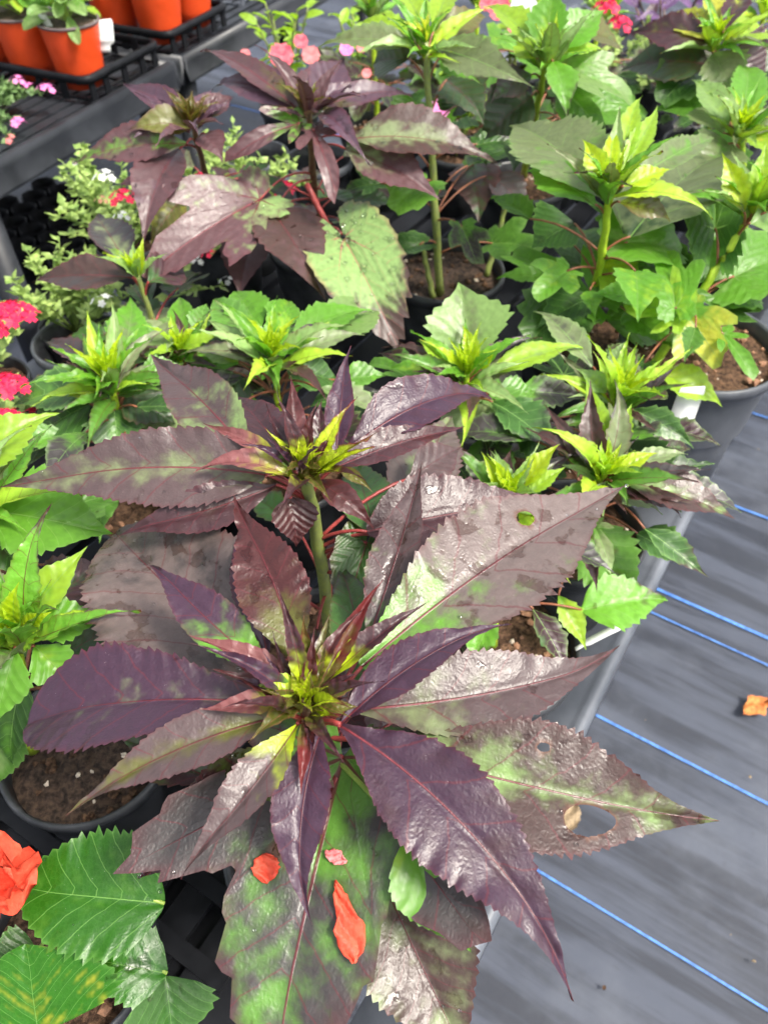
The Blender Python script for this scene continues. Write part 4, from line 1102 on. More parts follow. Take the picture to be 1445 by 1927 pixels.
tall('far hibiscus with large bright green tip leaves fanned upright', apI2, P(985, 330, .60), 35, .06, 9, [
    ((1025, 100, .925), (1042, -30, .99), 95, 'green', 'lime', .5, dict(fold=.2)), ((1045, 95, .925), (1140, 18, .96), 80, 'green', 'sage', .5),
    ((1015, 95, .925), (905, 5, .95), 66, 'lime', 'green', .5), ((1040, 115, .92), (1066, 228, .87), 74, 'green', 'plum', .5, dict(pat='tip', arch=.12)),
    ((1050, 105, .92), (1135, 92, .92), 44, 'lime', 'green', .5), ((1010, 110, .92), (960, 80, .93), 44, 'lime', 'young', .5),
    ((1060, 130, .90), (1200, 200, .86), 110, 'sage', 'green', .5, dict(kind='three')), ((1080, 60, .93), (1170, 90, .90), 90, 'olive', 'deep', .4),
    ((1000, 140, .89), (920, 190, .86), 80, 'slate', 'deep', .5), ((1000, 180, .86), (900, 270, .80), 110, 'dark', 'slate', .5, dict(kind='ovate')),
    ((1060, 170, .86), (1130, 250, .82), 110, 'mid', 'green', .5, dict(kind='three'))],
    7, TALLG + DARKS, prad=.09, size=(.06, .11), group='far hibiscus')
apI3 = P(1350, 70, .89)
tall('far hibiscus at the top corner, dusky leaves mottled with yellow', apI3, P(1330, 260, .60), 36, .05, 10, [
    ((1340, 80, .885), (1180, 60, .88), 70, 'plum', 'olive', .5), ((1330, 75, .89), (1260, 20, .90), 60, 'yellow', 'plum', .4, dict(pat='side')),
    ((1360, 60, .90), (1410, -20, .93), 60, 'plum', 'young', .4), ((1370, 80, .885), (1450, 60, .88), 70, 'lime', 'plum', .4),
    ((1350, 50, .90), (1330, -10, .92), 60, 'yellow', 'olive', .4), ((1340, 100, .87), (1380, 180, .83), 100, 'greygreen', 'sage', .5),
    ((1330, 120, .85), (1160, 130, .82), 100, 'dark', 'plum', .5, dict(kind='ovate')), ((1300, 140, .83), (1240, 200, .80), 120, 'deep', 'dark', .5, dict(kind='heart')),
    ((1370, 110, .86), (1440, 150, .83), 110, 'plum', 'slate', .5, dict(kind='ovate'))],
    6, DARKS, prad=.09, size=(.06, .11), group='far hibiscus')

# J: bright green plants at the near corner of the bench
apJ = P(28, 1190, .82)
tall('bright green hibiscus star in the black pot beside the nearest burgundy rosette', apJ, P(60, 1410, .575), 37, .045, 9, [
    ((52, 1165, .82), (168, 1028, .85), 84, 'lime', 'green', .5, dict(fold=.2)), ((62, 1195, .815), (208, 1160, .81), 110, 'green', 'lime', .4, dict(kind='lance')),
    ((65, 1215, .81), (155, 1300, .785), 110, 'green', 'lime', .4), ((30, 1220, .815), (-10, 1370, .78), 110, 'green', 'mid', .4),
    ((30, 1180, .825), (30, 1095, .87), 52, 'young', 'lime', .5, dict(fold=.3)), ((45, 1185, .825), (95, 1150, .84), 44, 'young', 'lime', .5, dict(fold=.3)),
    ((10, 1180, .82), (-40, 1090, .84), 80, 'green', 'lime', .4), ((15, 1200, .82), (-60, 1220, .82), 80, 'lime', 'green', .4),
    ((110, 1240, .75), (245, 1165, .735), 130, 'dark', 'slate', .5, dict(kind='ovate')), ((105, 1300, .74), (250, 1330, .72), 110, 'deep', 'dark', .5, dict(kind='ovate')), ((90, 1130, .74), (210, 1060, .73), 130, 'plum', 'dark', .5, dict(kind='ovate')),
    ((40, 1280, .76), (20, 1440, .70), 120, 'deep', 'mid', .5, dict(kind='ovate')), ((20, 1340, .72), (-20, 1490, .66), 120, 'mid', 'sage', .5, dict(kind='ovate'))],
    0, TALLG, prad=.085, zr=.59, potc=P(165, 1392, .59), group='bright green hibiscus', size=(.05, .08), soil=M_SOIL_D)
apJ2 = P(-60, 940, .84)
tall('light green hibiscus with two broad pointed leaves reaching in over the bench', apJ2, P(-90, 1150, .575), 38, .05, 6, [
    ((-70, 900, .85), (108, 768, .87), 130, 'lime', 'green', .4), ((-5, 962, .825), (212, 1008, .80), 200, 'green', 'mid', .3, dict(kind='ovate')),
    ((-40, 980, .81), (60, 1090, .77), 130, 'deep', 'plum', .6, dict(kind='ovate'))],
    3, TALLG, prad=.08, group='bright green hibiscus', size=(.05, .08))

# ================================================================ K: the glossy hibiscus with the coral flower at the near corner
KF = P(120, 1790, .575)
K = empty('potted_hibiscus', (KF[0], KF[1], BENCH_Z), 'glossy bright green hibiscus with a ruffled coral flower at the near corner', 'hibiscus')
KST = [P(150, 1640, .735), P(140, 1700, .66), KF]
pot(K, KF, .075, .15, BENCH_Z + .155, seed=41)
stem(K, KST, .003, .005, M_STEM_G)
SK = dict(stem=KST, rib=True, vein=V_PALE, mat=M_GLOSS, pmat=M_PET_G, teeth=1.5)
PL(K, (310, 1700, .735), (24, 1672, .745), 250, 'round', 'gloss', 'mid', .4, pat='noise', wet=.2, arch=.03, fold=.12, seed=301, drops=10, **SK)
PL(K, (72, 1945, .70), (52, 1778, .735), 350, 'round', 'gloss', 'ylw', .42, pat='noise', wet=.25, arch=.04, fold=.06, seed=302, **SK)
PL(K, (315, 1832, .665), (150, 1800, .68), 150, 'ovate', 'gloss', 'deep', .5, pat='noise', wet=.4, arch=.08, fold=.05, seed=303, **SK)
PL(K, (312, 1838, .65), (330, 1990, .62), 200, 'ovate', 'deep', 'gloss', .5, pat='noise', wet=.3, arch=.06, seed=304, **SK)
PL(K, (70, 1790, .66), (-40, 1830, .67), 120, 'ovate', 'deep', 'gloss', .5, pat='noise', wet=.3, arch=.06, seed=305, **SK)
PL(K, (300, 1640, .64), (350, 1560, .63), 90, 'ovate', 'mid', 'deep', .5, pat='noise', arch=.06, seed=306, **SK)
PL(A, (765, 1575, .852), (884, 1795, .815), 170, 'ovate', 'green', 'lime', .4, pat='noise', wet=.2, arch=.05, seed=307, vein=V_PALE, mat=M_SOFT, stem=stA, pmat=M_PET_G)
def bloom(plant, c, r, seed):
    rg = random.Random(seed)
    for k in range(9):
        az = k * 2.4; pol = R(20 + 9 * k)
        d = np.array((math.cos(az) * math.sin(pol), math.sin(az) * math.sin(pol), math.cos(pol)))
        n, m = 10, 10
        t1 = unit(np.cross(d, (0.2, .3, .9))); t2 = np.cross(d, t1)
        vs = []
        for i in range(n + 1):
            u = i / n
            h = r * .95 * math.sin(math.pi * min(1, .12 + u * .62)) * (1 if u < .9 else .9)
            for j in range(m + 1):
                q = j / m * 2 - 1
                ruf = .12 * r * u * math.sin(q * 9 + k * 2 + i * .4) + rg.uniform(-.03, .03) * r * u
                vs.append(c + d * (r * u * (1 - .22 * q * q)) + t1 * q * h * .62 + t2 * (ruf - .35 * r * u * u + .2 * r * q * q))
        fs = [(i * (m + 1) + j, (i + 1) * (m + 1) + j, (i + 1) * (m + 1) + j + 1, i * (m + 1) + j + 1) for i in range(n) for j in range(m)]
        link('petal', mesh_np('petal', np.array(vs) - c, fs, M_CORAL), plant, c)
bloom(K, P(-22, 1672, .765), .036, 4)

# the petals lie on the broad leaf: its blade is followed by a short probe
bpy.context.view_layer.update()
DG = bpy.context.evaluated_depsgraph_get()
def on_surface(px, py, lift=.0015):
    r = unit(ray(px, py))
    hit, loc, nor, *_ = scene.ray_cast(DG, Vector(CAM), Vector(r))
    loc = np.array(loc); nor = np.array(nor)
    if np.dot(nor, r) > 0: nor = -nor
    return loc + nor * lift
def petal_px(pts, wpx, mat, label, seed, ruf=.0025, lift=.0018):
    w = [on_surface(x, y, lift) for x, y in pts]
    d = depth(w[0])
    petal(w, [q * d / FPX for q in wpx], mat, label, ruf=ruf, seed=seed)
petal_px([(500, 1606), (501, 1633), (500, 1662)], [6, 38, 48, 51, 46, 34, 4], M_CORAL, 'round coral petal lying in the middle of the broad leaf', 1)
petal_px([(614, 1604), (634, 1614), (654, 1624)], [3, 20, 27, 20, 3], M_CORAL_P, 'small pale pink petal scrap lying on the broad leaf', 2)
petal_px([(633, 1658), (648, 1705), (662, 1760), (668, 1812)], [3, 18, 26, 34, 52, 60, 40, 6], M_CORAL, 'long torn coral petal on the broad leaf', 3, .004)

# ================================================================ herbs: small leaves and flower heads
def herb(name, label, cat, c, reach, h, nst, mat, seed, heads=(), group=None, zb=BENCH_Z, pr=.06, lsz=.018, potted=True, per=24, mesh_leaf=None, potm=M_POT):
    """c: foot (x, y); heads: (world point, radius, material, florets)"""
    rg = random.Random(seed)
    o = empty(name, (c[0], c[1], zb), label, cat, group)
    z0 = zb
    if potted:
        pot(o, c, pr, .11, zb + .112, mat=potm, seed=seed, chips=8); z0 = zb + .095
    sm, lm = MB(), MB()
    root = np.array((c[0], c[1], z0))
    def twig(tip, k):
        mid = root * .45 + tip * .55 + np.array((rg.uniform(-1, 1), rg.uniform(-1, 1), 0)) * .01 + np.array((0, 0, .02))
        pts = [(1 - q) ** 2 * root + 2 * q * (1 - q) * mid + q * q * tip for q in np.linspace(0, 1, 6)]
        sm.tube(pts, [.0016, .0015, .0013, .0012, .001, .0008], 5)
        for i in range(per):
            q = .3 + .7 * i / per
            p = (1 - q) ** 2 * root + 2 * q * (1 - q) * mid + q * q * tip
            az = rg.uniform(0, 6.28); el = rg.uniform(-.2, .9)
            d = np.array((math.cos(az) * math.cos(el), math.sin(az) * math.cos(el), math.sin(el)))
            s = unit(np.cross(d, (rg.uniform(-1, 1), rg.uniform(-1, 1), 1)))
            L_ = lsz * rg.uniform(.7, 1.4); w = L_ * rg.uniform(.22, .4)
            up = np.cross(s, d) * L_ * .12
            lm.add([p, p + d * L_ * .45 + s * w, p + d * L_, p + d * L_ * .45 - s * w, p + d * L_ * .5 + up], [(0, 1, 4), (1, 2, 4), (2, 3, 4), (3, 0, 4)])
    for k in range(nst):
        a = rg.uniform(0, 6.28); rr = reach * math.sqrt(rg.random())
        twig(np.array((c[0] + rr * math.cos(a), c[1] + rr * math.sin(a), z0 + h * rg.uniform(.5, 1.0) * (1 - .35 * rr / reach))), k)
    for (p, r, m, nf) in heads:
        twig(np.asarray(p) - (0, 0, .004), 99)
    sm.build('stems', mat, o, root)
    lm.build('foliage', mat, o, root, kind='stuff')
    for (p, r, m, nf) in heads:
        p = np.asarray(p, float)
        mb = MB()
        for i in range(nf):
            az = i * 2.4; q = math.sqrt((i + .5) / nf)
            fc = p + np.array((math.cos(az) * q * r, math.sin(az) * q * r, (1 - q * q) * r * .55 + rg.uniform(-.1, .1) * r))
            nrm = unit(np.array((math.cos(az) * q, math.sin(az) * q, .9)))
            t1 = unit(np.cross(nrm, (.1, .9, .2))); t2 = np.cross(nrm, t1)
            fr = r * (.42 if nf > 4 else .8)
            for e in range(5):
                b_ = e * 1.2566 + i
                d = math.cos(b_) * t1 + math.sin(b_) * t2; s = np.cross(nrm, d)
                mb.add([fc, fc + d * fr * .5 + s * fr * .34 + nrm * fr * .1, fc + d * fr * .95 + s * fr * .26 + nrm * fr * .16, fc + d * fr * .82 + nrm * fr * .14, fc + d * fr * .95 - s * fr * .26 + nrm * fr * .16, fc + d * fr * .5 - s * fr * .34 + nrm * fr * .1],
                       [(0, 1, 2, 3), (0, 3, 4, 5)])
        mb.build('flower_head', m, o, p)
    return o
# red verbena at the aisle side
herb('verbena', 'red verbena with two round flower heads at the aisle side of the bench', 'verbena', P(-40, 700, .55)[:2], .12, .21, 26, M_HERB, 51,
     [(P(24, 597, .77), .026, M_RED_F, 17), (P(14, 728, .75), .022, M_RED_F, 15), (P(8, 790, .73), .018, M_RED_F, 12), (P(60, 782, .70), .012, M_RED_F, 8)], 'verbena plants', pr=.07)
herb('verbena', 'feathery verbena with white and crimson blooms under the drooping purple leaf', 'verbena', P(235, 440, .55)[:2], .14, .24, 34, M_HERB, 52,
     [(P(232, 375, .75), .02, M_RED_F, 10), (P(198, 335, .76), .018, M_WHITE_F, 7), (P(230, 408, .74), .012, M_WHITE_F, 6), (P(192, 378, .745), .010, M_CHIP, 6)], 'verbena plants')
herb('verbena', 'verbena sprigs with small white flowers low behind the green tufts', 'verbena', P(150, 640, .5)[:2], .12, .19, 22, M_HERB, 53,
     [(P(196, 568, .70), .015, M_WHITE_F, 5), (P(365, 490, .68), .014, M_WHITE_F, 6), (P(430, 530, .68), .012, M_WHITE_F, 5)], 'verbena plants')
herb('verbena', 'verbena with crimson blooms between the stems of the tall burgundy hibiscus', 'verbena', P(470, 420, .52)[:2], .14, .22, 30, M_HERB, 54,
     [(P(378, 338, .74), .016, M_RED_F, 9), (P(535, 358, .70), .022, M_RED_F, 12), (P(602, 422, .68), .012, M_RED_F, 6), (P(395, 480, .66), .012, M_RED_F, 5)], 'verbena plants')
# rose-flowered leafy plants behind C
def rosy(label, c, heads, seed, n=26, reach=.10, h=.22):
    rg = random.Random(seed)
    o = empty('flowering_plant', (c[0], c[1], BENCH_Z), label, 'flowering plant', 'leafy pink-flowered plants')
    pot(o, c, .075, .13, BENCH_Z + .132, seed=seed, chips=8)
    foot = np.array((c[0], c[1], BENCH_Z + .11))
    me = [leaf(None, (0, 0, 0), (.045, 0, -.003 * k), .022, 'round', 'lime', 'green', .5, pat='noise', arch=.08, vein=V_GRN, mat=M_SOFT, teeth=0, mesh_only=True, seed=seed + k, npx=60) for k in range(3)]
    for k in range(6):
        a = k * 1.05; tip = foot + np.array((math.cos(a) * reach * .6, math.sin(a) * reach * .6, h * rg.uniform(.7, 1)))
        stem(o, [tip, (foot + tip) / 2 + (0, 0, .03), foot], .0018, .003, M_STEM_G)
        for i in range(n // 6 + 3):
            q = .25 + .75 * (i + 1) / (n // 6 + 3)
            p = foot * (1 - q) + tip * q + np.array((0, 0, .03 * 4 * q * (1 - q) * .5))
            lf = link('leaf', me[i % 3], o, p)
            lf.rotation_euler = (rg.uniform(-.4, .4), rg.uniform(-.7, .3), rg.uniform(0, 6.28))
            s = rg.uniform(.7, 1.15); lf.scale = (s, s, s)
    for (p, r, m) in heads:
        mb = MB(); p = np.asarray(p, float)
        for e in range(5):
            b_ = e * 1.2566; 
            t1 = unit(np.cross(unit(CAM - p) * .6 + np.array((0, 0, .4)), (1, 0, 0))); nr = unit(CAM - p) * .6 + np.array((0, 0, .4)); nr = unit(nr); t1 = unit(np.cross(nr, (1, .1, 0))); t2 = np.cross(nr, t1)
            d = math.cos(b_) * t1 + math.sin(b_) * t2; s = np.cross(nr, d)
            mb.add([p, p + d * r * .5 + s * r * .5 + nr * r * .05 * e, p + d * r * .9 + s * r * .46 + nr * r * .2, p + d * r * .92 - nr * r * .05, p + d * r * .9 - s * r * .46 + nr * r * .2, p + d * r * .5 - s * r * .5], [(0, 1, 2, 3), (0, 3, 4, 5)])
        mb.build('flower', m, o, p)
    return o
rosy('leafy plant with a big rose-pink flower beside the farther bench', P(545, 190, .56)[:2], [(P(530, 105, .80), .024, M_ROSE_F), (P(566, 78, .82), .014, M_ROSE_F), (P(462, 102, .80), .010, M_CORAL_P)], 61, h=.27)
rosy('leafy plant with small pink buds behind the tall burgundy hibiscus', P(690, 215, .55)[:2], [(P(652, 92, .80), .014, M_PINK_F), (P(680, 90, .80), .010, M_CORAL_P), (P(585, 104, .79), .018, M_CORAL_P), (P(690, 138, .76), .010, M_CORAL_P)], 62, n=40, h=.25)
rosy('bright leafy plant with one pink bloom between the bare hibiscus stems', P(860, 300, .53)[:2], [(P(828, 205, .76), .018, M_PINK_F), (P(758, 372, .66), .012, M_RED_F), (P(862, 262, .72), .010, M_PINK_F)], 63, n=40, h=.22)
rosy('leafy plant with pink and white blooms below the bright green fan leaves', P(960, 150, .53)[:2], [(P(940, 18, .86), .022, M_ROSE_F), (P(968, 48, .83), .016, M_CORAL_P), (P(985, 12, .86), .026, M_WHITE_F), (P(915, 8, .86), .014, M_ROSE_F)], 64, n=40, h=.27)
herb('verbena', 'red-pink flower spikes over pale feathery foliage near the purple foliage plant', 'verbena', P(1150, 190, .53)[:2], .12, .24, 22, M_HERB, 55,
     [(P(1140, 18, .84), .026, M_RED_F, 12), (P(1165, 48, .82), .024, M_RED_F, 12), (P(1252, 130, .76), .018, M_RED_F, 8), (P(1230, 136, .76), .012, M_RED_F, 6), (P(1092, 122, .76), .014, M_DRY, 6)], 'verbena plants')
herb('verbena', 'pale feathery herb filling the gap between far hibiscus stems', 'verbena', P(1050, 300, .52)[:2], .13, .2, 26, M_HERB_D, 56, [(P(1288, 215, .70), .012, M_YEL_F, 5)], 'verbena plants')
# purple foliage plant
def purple_plant():
    c = P(1240, 150, .55)
    o = empty('purple_foliage_plant', (c[0], c[1], BENCH_Z), 'silvery purple leaved foliage plant at the far end', 'plant')
    pot(o, c, .08, .14, BENCH_Z + .142, seed=71, chips=6)
    rg = random.Random(9)
    foot = np.array((c[0], c[1], BENCH_Z + .12))
    for k in range(8):
        a = k * .8; tip = foot + np.array((math.cos(a) * .11, math.sin(a) * .11, rg.uniform(.14, .26)))
        stem(o, [tip, (foot + tip) / 2 + (0, 0, .02), foot], .002, .003, M_STEM_P)
        for i in range(7):
            az = i * 2.4 + k; q = 1 - i * .09
            b_ = foot * (1 - q) + tip * q
            ln = rg.uniform(.05, .08)
            leaf(o, b_, b_ + np.array((math.cos(az), math.sin(az), rg.uniform(-.1, .6))) * ln, ln * .36, 'lance', 'lilac' if i < 4 else 'plum', 'purple', .5, pat='mid', arch=.08, teeth=.3, seed=900 + k * 10 + i, vein=lin((80, 40, 80)))
purple_plant()
# more greenery at the back of the bench
for i, (px, py, z, lab) in enumerate(((1130, 20, .80, 'dusky hibiscus at the very back beside the purple foliage plant'), (700, 20, .82, 'hibiscus at the very back between the farther bench and pink buds'),
                                      (1440, 20, .82, 'bronze hibiscus at the very back corner'), (900, -10, .84, 'green hibiscus at the very back behind the white bloom'))):
    ap = P(px, py, z)
    tall(lab, ap, (ap[0] + .01, ap[1] + .02, .57), 81 + i, .05, 9, [], 10, (PURP + DARKS) if i != 3 else TALLG, prad=.085, size=(.08, .13), group='hibiscus at the back', kinds=('lance', 'ovate', 'three'))

# ================================================================ trays, tags, back bench
def tray(name, label, o0, ex, ey, nx, ny, cell, h, group=None, mat=M_TRAY):
    """open carrying tray: rim, base grid and corner posts; o0 its near corner on the bench"""
    ex, ey = unit(ex), unit(ey)
    root = empty(name, o0 + ex * nx * cell / 2 + ey * ny * cell / 2, label, 'tray', group)
    X, Y = nx * cell, ny * cell
    r = .025
    ring = []
    for cx, cy, a0 in ((X - r, r, -90), (X - r, Y - r, 0), (r, Y - r, 90), (r, r, 180)):
        for k in range(7):
            a = R(a0 + 15 * k); ring.append((cx + r * math.cos(a), cy + r * math.sin(a)))
    pts = [o0 + ex * x + ey * y for x, y in ring]
    # rim: a flat rolled band
    n = len(pts); ctr = o0 + ex * X / 2 + ey * Y / 2
    vs, fs = [], []
    pr = [(.006, -.014), (.009, -.006), (.008, .002), (0, .004), (-.004, .001), (-.005, -.014)]
    for p in pts:
        out = unit(p - ctr)
        vs += [p + out * a + np.array((0, 0, h + z)) for a, z in pr]
    m = len(pr)
    fs = [(i * m + j, ((i + 1) % n) * m + j, ((i + 1) % n) * m + (j + 1) % m, i * m + (j + 1) % m) for i in range(n) for j in range(m)]
    mb = MB(); mb.add(vs, fs); mb.build('rim', mat, root, ctr)
    mb = MB()
    for i in range(nx + 1):
        for w in ((-.007, 0), (.007, 0)):
            mb.box(o0 + ex * min(X - .008, max(.008, i * cell)) + ey * Y / 2 + (0, 0, .004), ex * .0045, ey * Y * .49, (0, 0, .003))
            break
    for j in range(ny + 1):
        mb.box(o0 + ex * X / 2 + ey * min(Y - .008, max(.008, j * cell)) + (0, 0, .0085), ex * X * .49, ey * .0045, (0, 0, .0015))
    mb.build('base_grid', mat, root, ctr, False)
    # wall posts with open windows between them
    def post(p, out):
        al = np.cross(out, (0, 0, 1))
        mb = MB(); mb.box(p + (0, 0, h / 2) - out * .002, al * .009, out * .0025, (0, 0, h / 2)); mb.build('wall_post', mat, root, p, False)
    for i in range(nx * 2 + 1):
        x = min(X - .02, max(.02, i * cell / 2))
        if i % 2 == 0 or True:
            post(o0 + ex * x + ey * .0, -ey); post(o0 + ex * x + ey * Y, ey)
    for j in range(1, ny * 2):
        y = j * cell / 2
        post(o0 + ey * y, -ex); post(o0 + ey * y + ex * X, ex)
    return root
def orange_pot(c, r, h, label, seed, leaves=14, tones=(('green', 'lime'), ('lime', 'yellow'), ('sage', 'green'))):
    rg = random.Random(seed)
    o = empty('potted_seedling', c, label, 'potted plant', 'orange pots in trays')
    mb = MB(); mb.lathe(c, [(r * .72, 0), (r * .80, h * .3), (r * .95, h * .93), (r * .96, h)], 40, cap0=True); mb.build('pot', M_TERRA, o, c)
    mb = MB(); mb.lathe(c + (0, 0, h), [(r * .962, -.004), (r * 1.0, -.003), (r * 1.01, .002), (r * .97, .003), (r * .93, .001), (r * .92, -.01)], 40); mb.build('pot_rim', M_RIM_G, o, c)
    mb = MB(); mb.lathe(c + (0, 0, h - .008), [(r * .935, 0), (r * .6, .003), (r * .3, .002), (.002, .004)], 24, cap1=True); mb.build('soil', M_SOIL_D, o, c)
    top = c + (0, 0, h - .005)
    for k in range(leaves):
        az = k * 2.4 + rg.uniform(-.3, .3); q = (k + 1) / leaves
        b = top + np.array((math.cos(az), math.sin(az), 0)) * r * .5 * q * rg.uniform(.4, 1) + np.array((0, 0, .06 * (1 - q) + .015))
        ln = rg.uniform(.045, .075)
        t = b + np.array((math.cos(az), math.sin(az), rg.uniform(-.4, .8) - .6 * q + .35)) * ln
        c1, c2 = rg.choice(tones)
        leaf(o, b, t, ln * .42, 'obov', c1, c2, .5, pat='noise', arch=.12, vein=V_GRN, mat=M_SOFT, teeth=.8, seed=seed * 40 + k, pet=(top, M_PET_G, .0012))
    return o
zt = B2Z + .004
cell = .136
p1 = P(162, 166, zt)                                    # foot of the nearest orange pot
t0 = p1 - D2 * cell / 2 - N2 * cell / 2
tray('carrying_tray', 'black carrying tray holding the nearest orange pots', t0, D2, N2, 2, 4, cell, .05, 'black carrying trays')
for i, lab in enumerate(('orange pot with leafy seedling and two white tags, foremost in the nearest tray', 'orange pot with yellowing seedling, second in the nearest tray', 'orange pot with seedling, third in the nearest tray, cut by the frame')):
    orange_pot(p1 + N2 * cell * i + (0, 0, .012), .067, .126, lab, 91 + i, 34)
orange_pot(p1 + N2 * cell * 2 + D2 * cell + (0, 0, .012), .067, .126, 'orange pot in the far column of the nearest tray, behind the others', 94, 24)
t1 = t0 + D2 * (2 * cell + .055) + N2 * .01
tray('carrying_tray', 'black carrying tray behind, with three orange pots at the top edge', t1, D2, N2, 2, 4, cell, .05, 'black carrying trays')
p2 = t1 + D2 * cell / 2 + N2 * cell / 2
for i, (u, v, lab) in enumerate(((0, 0, 'orange pot foremost in the second tray'), (0, 1, 'orange pot second in the second tray, beside the foremost'), (1, 0, 'orange pot farther along the second tray, next to its foremost pot'))):
    orange_pot(p2 + D2 * cell * u + N2 * cell * v + (0, 0, .012), .067, .126, lab, 95 + i, 20)
t2 = t1 + D2 * (2 * cell + .14) + N2 * .05
tray('carrying_tray', 'empty grey carrying tray on the farther bench', t2, D2, N2, 2, 3, cell, .045, 'black carrying trays', M_BENCH)
def plant_tag(c, up, side, w, h, label, mat=M_TAG, bendk=.15, ears=False):
    up, side = unit(up), unit(side); nn = np.cross(side, up)
    vs, n = [], 10
    for i in range(n + 1):
        u = i / n
        hw = w / 2 * (1 if u > .3 else .55 + .45 * max(0, (u - .2) / .1))
        if u > .93: hw *= .88
        for s in (-1, 1): vs.append(np.asarray(c) + up * h * u + side * s * hw + nn * bendk * h * u * u)
    fs = [(2 * i, 2 * i + 1, 2 * i + 3, 2 * i + 2) for i in range(n)]
    o = link('plant_tag', mesh_np('plant_tag', np.array(vs) - c, fs, mat), None, c)
    o.modifiers.new('thickness', 'SOLIDIFY').thickness = .0007
    return tag(o, label, 'plant tag', 'white plant tags')
pt = p1 + (0, 0, .13)
plant_tag(p1 + np.array((.066, .0, .075)), (.12, .15, 1), (1, .3, 0), .042, .062, 'broad white plant tag hanging beside the foremost orange pot', bendk=-.1)
plant_tag(p1 + np.array((-.030, -.02, .11)), (-.25, -.1, 1), (1, .2, 0), .016, .05, 'narrow white plant tag stuck in the foremost orange pot')
tb = P(1266, 836, .58)
plant_tag(tb, (.06, .22, 1), (.98, .10, 0), .036, .088, 'tall white plant tag leaning on the dusty grey pot', bendk=.05)
plant_tag(P(1082, 1222, .575), (.75, .25, .45), (-.3, .9, .2), .008, .055, 'narrow white stick tag in the pot at the bench edge', bendk=.2)
# pink verbena on the back bench
herb('verbena', 'trailing pink verbena lying on the display bench below the orange pots', 'verbena', P(-12, 215, B2Z)[:2], .085, .07, 20, M_HERB_D, 57,
     [(P(34, 154, B2Z + .06), .018, M_PINK_F, 7), (P(54, 163, B2Z + .055), .013, M_PINK_F, 5), (P(88, 170, B2Z + .05), .021, M_PINK_F, 7), (P(34, 232, B2Z + .03), .014, M_PINK_F, 4), (P(20, 262, B2Z + .02), .010, M_CORAL_P, 3)],
     'verbena plants', zb=B2Z, potted=False)
# stacked cell trays on the ground under the back bench
def cell_tray(o0, ex, ey, nx, ny, s, label):
    root = empty('cell_tray', o0, label, 'tray', None)
    cup = MB(); cup.lathe((0, 0, 0), [(s * .30, -.085), (s * .32, -.08), (s * .44, 0), (s * .47, .004), (s * .5, 0), (s * .46, -.02), (s * .34, -.088)], 8)
    me = mesh_np('cell', cup.v, cup.f, M_TRAY)
    for i in range(nx):
        for j in range(ny):
            link('cell', me, root, o0 + ex * s * (i + .5 * (j % 2)) + ey * s * .9 * j + (0, 0, .095))
    c = o0 + ex * s * (nx - 1) / 2 + ey * s * .45 * (ny - 1)
    mb = MB(); mb.box(c + (0, 0, .003), ex * s * nx * .52, ey * s * ny * .48, (0, 0, .003)); mb.build('base_sheet', M_TRAY, root, c, False)
cell_tray(P(-40, 470, .02), ADIR, BDIR, 6, 5, .085, 'black tray of empty round cells on the ground under the display bench')
# black pots on the near bench by the verbena
def spare_pot(c, r, h, label, seed):
    o = empty('empty_pot', (c[0], c[1], BENCH_Z), label, 'pot', 'empty black pots')
    mb = MB()
    mb.lathe((c[0], c[1], BENCH_Z + h), [(r * .7, -h + .001), (r * .8, -h * .5), (r * .93, -.02), (r * 1.0, -.016), (r * 1.0, 0), (r * .95, 0), (r * .9, -.02), (r * .76, -h * .6), (r * .66, -h + .006)], 40, True, True)
    mb.build('body', M_POT, o, c)
    mb = MB(); mb.lathe((c[0], c[1], BENCH_Z + h), [(r * 1.002, -.015), (r * 1.03, -.012), (r * 1.03, .002), (r * .96, .003), (r * .951, 0)], 40)
    mb.build('rolled_rim', M_POT_GREY, o, c)
spare_pot(P(150, 640, BENCH_Z + .12), .075, .12, 'empty black pot showing its grey rim beside the red verbena', 1)
spare_pot(P(600, 300, BENCH_Z + .12), .075, .12, 'empty black pot with grey rim behind the tall burgundy hibiscus', 2)
spare_pot(P(480, 290, BENCH_Z + .12), .075, .12, 'empty black pot behind the red petioles, nearer the display bench', 3)
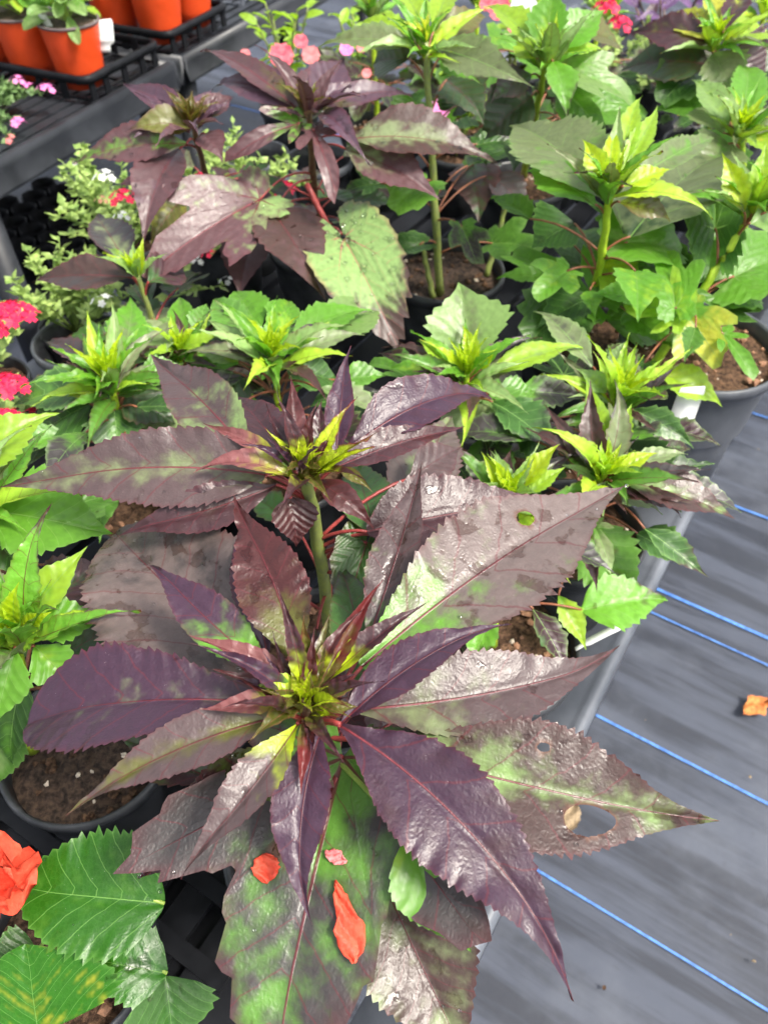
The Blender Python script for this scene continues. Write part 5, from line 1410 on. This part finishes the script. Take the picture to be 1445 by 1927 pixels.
# slotted tray under the near pots
def slot_tray():
    c = P(150, 1560, BENCH_Z + .02)
    root = empty('slotted_tray', (c[0], c[1], BENCH_Z), 'black slotted nursery tray under the pots at the near corner', 'tray')
    X, Y = .46, .30
    o0 = c - ADIR * X / 2 - BDIR * Y / 2
    o0[2] = BENCH_Z + .012
    nx, ny = 9, 5
    for i in range(nx):
        q = o0 + ADIR * X * (i + .5) / nx + BDIR * Y / 2
        mb = MB(); mb.box(q, ADIR * X / nx * .33, BDIR * Y / 2, (0, 0, .004)); mb.build('bar', M_TRAY, root, q, False)
    for j in range(ny + 1):
        q = o0 + ADIR * X / 2 + BDIR * Y * j / ny + (0, 0, .006)
        mb = MB(); mb.box(q, ADIR * X / 2, BDIR * .009, (0, 0, .004)); mb.build('cross_bar', M_TRAY, root, q, False)
slot_tray()

# ================================================================ litter on the ground cover
def litter(px, py, L_, w, mat, label, name='dry_leaf', ang=0, seed=1, cat='leaf'):
    c = P(px, py, 0.004)
    rg = random.Random(seed)
    d = np.array((math.cos(ang), math.sin(ang), 0)); s = np.array((-d[1], d[0], 0))
    n, m = 10, 6
    vs = []
    for i in range(n + 1):
        u = i / n; h = w / 2 * (math.sin(math.pi * (.05 + .93 * u)) ** .7) * rg.uniform(.75, 1.2)
        for j in range(m + 1):
            q = j / m * 2 - 1
            vs.append(c + d * (u - .5) * L_ + s * q * h + np.array((0, 0, .003 + .012 * (L_ / .05) * (abs(math.sin(q * 2.2 + u * 4)) * .6 + .4 * u * abs(q)) + rg.uniform(0, .002))))
    fs = [(i * (m + 1) + j, (i + 1) * (m + 1) + j, (i + 1) * (m + 1) + j + 1, i * (m + 1) + j + 1) for i in range(n) for j in range(m)]
    o = link(name, mesh_np(name, np.array(vs) - c, fs, mat), None, c)
    return tag(o, label, cat, 'litter on the ground cover')
litter(1418, 1334, .058, .036, M_DRY, 'crumpled orange dry leaf lying between the blue stripes', ang=.5, seed=1)
litter(1072, 1540, .05, .03, M_STRAW, 'pale tan leaf on the ground seen through the leaf hole', ang=1.2, seed=2)
litter(1412, 724, .022, .018, M_YEL_F, 'small pale yellow petal on the ground by the corner pot', ang=1.2, seed=4, name='fallen_petal', cat='petal')
litter(1135, 1860, .007, .006, M_SOIL, 'dark soil crumb near the bench at the bottom', ang=1.0, seed=7, name='soil_crumb', cat='debris')
rgd = random.Random(5)
mbd = MB()
for _ in range(40):
    q = uvw(EDGE_A + rgd.uniform(.05, .9), rgd.uniform(-.4, 2.2))
    mbd.blob(q + np.array((0, 0, .003)), rgd.choice((.0012, .002, .003)), 5, .5, .5)
mbd.build('grit', M_STRAW, GROUND, smooth=False, kind='stuff')
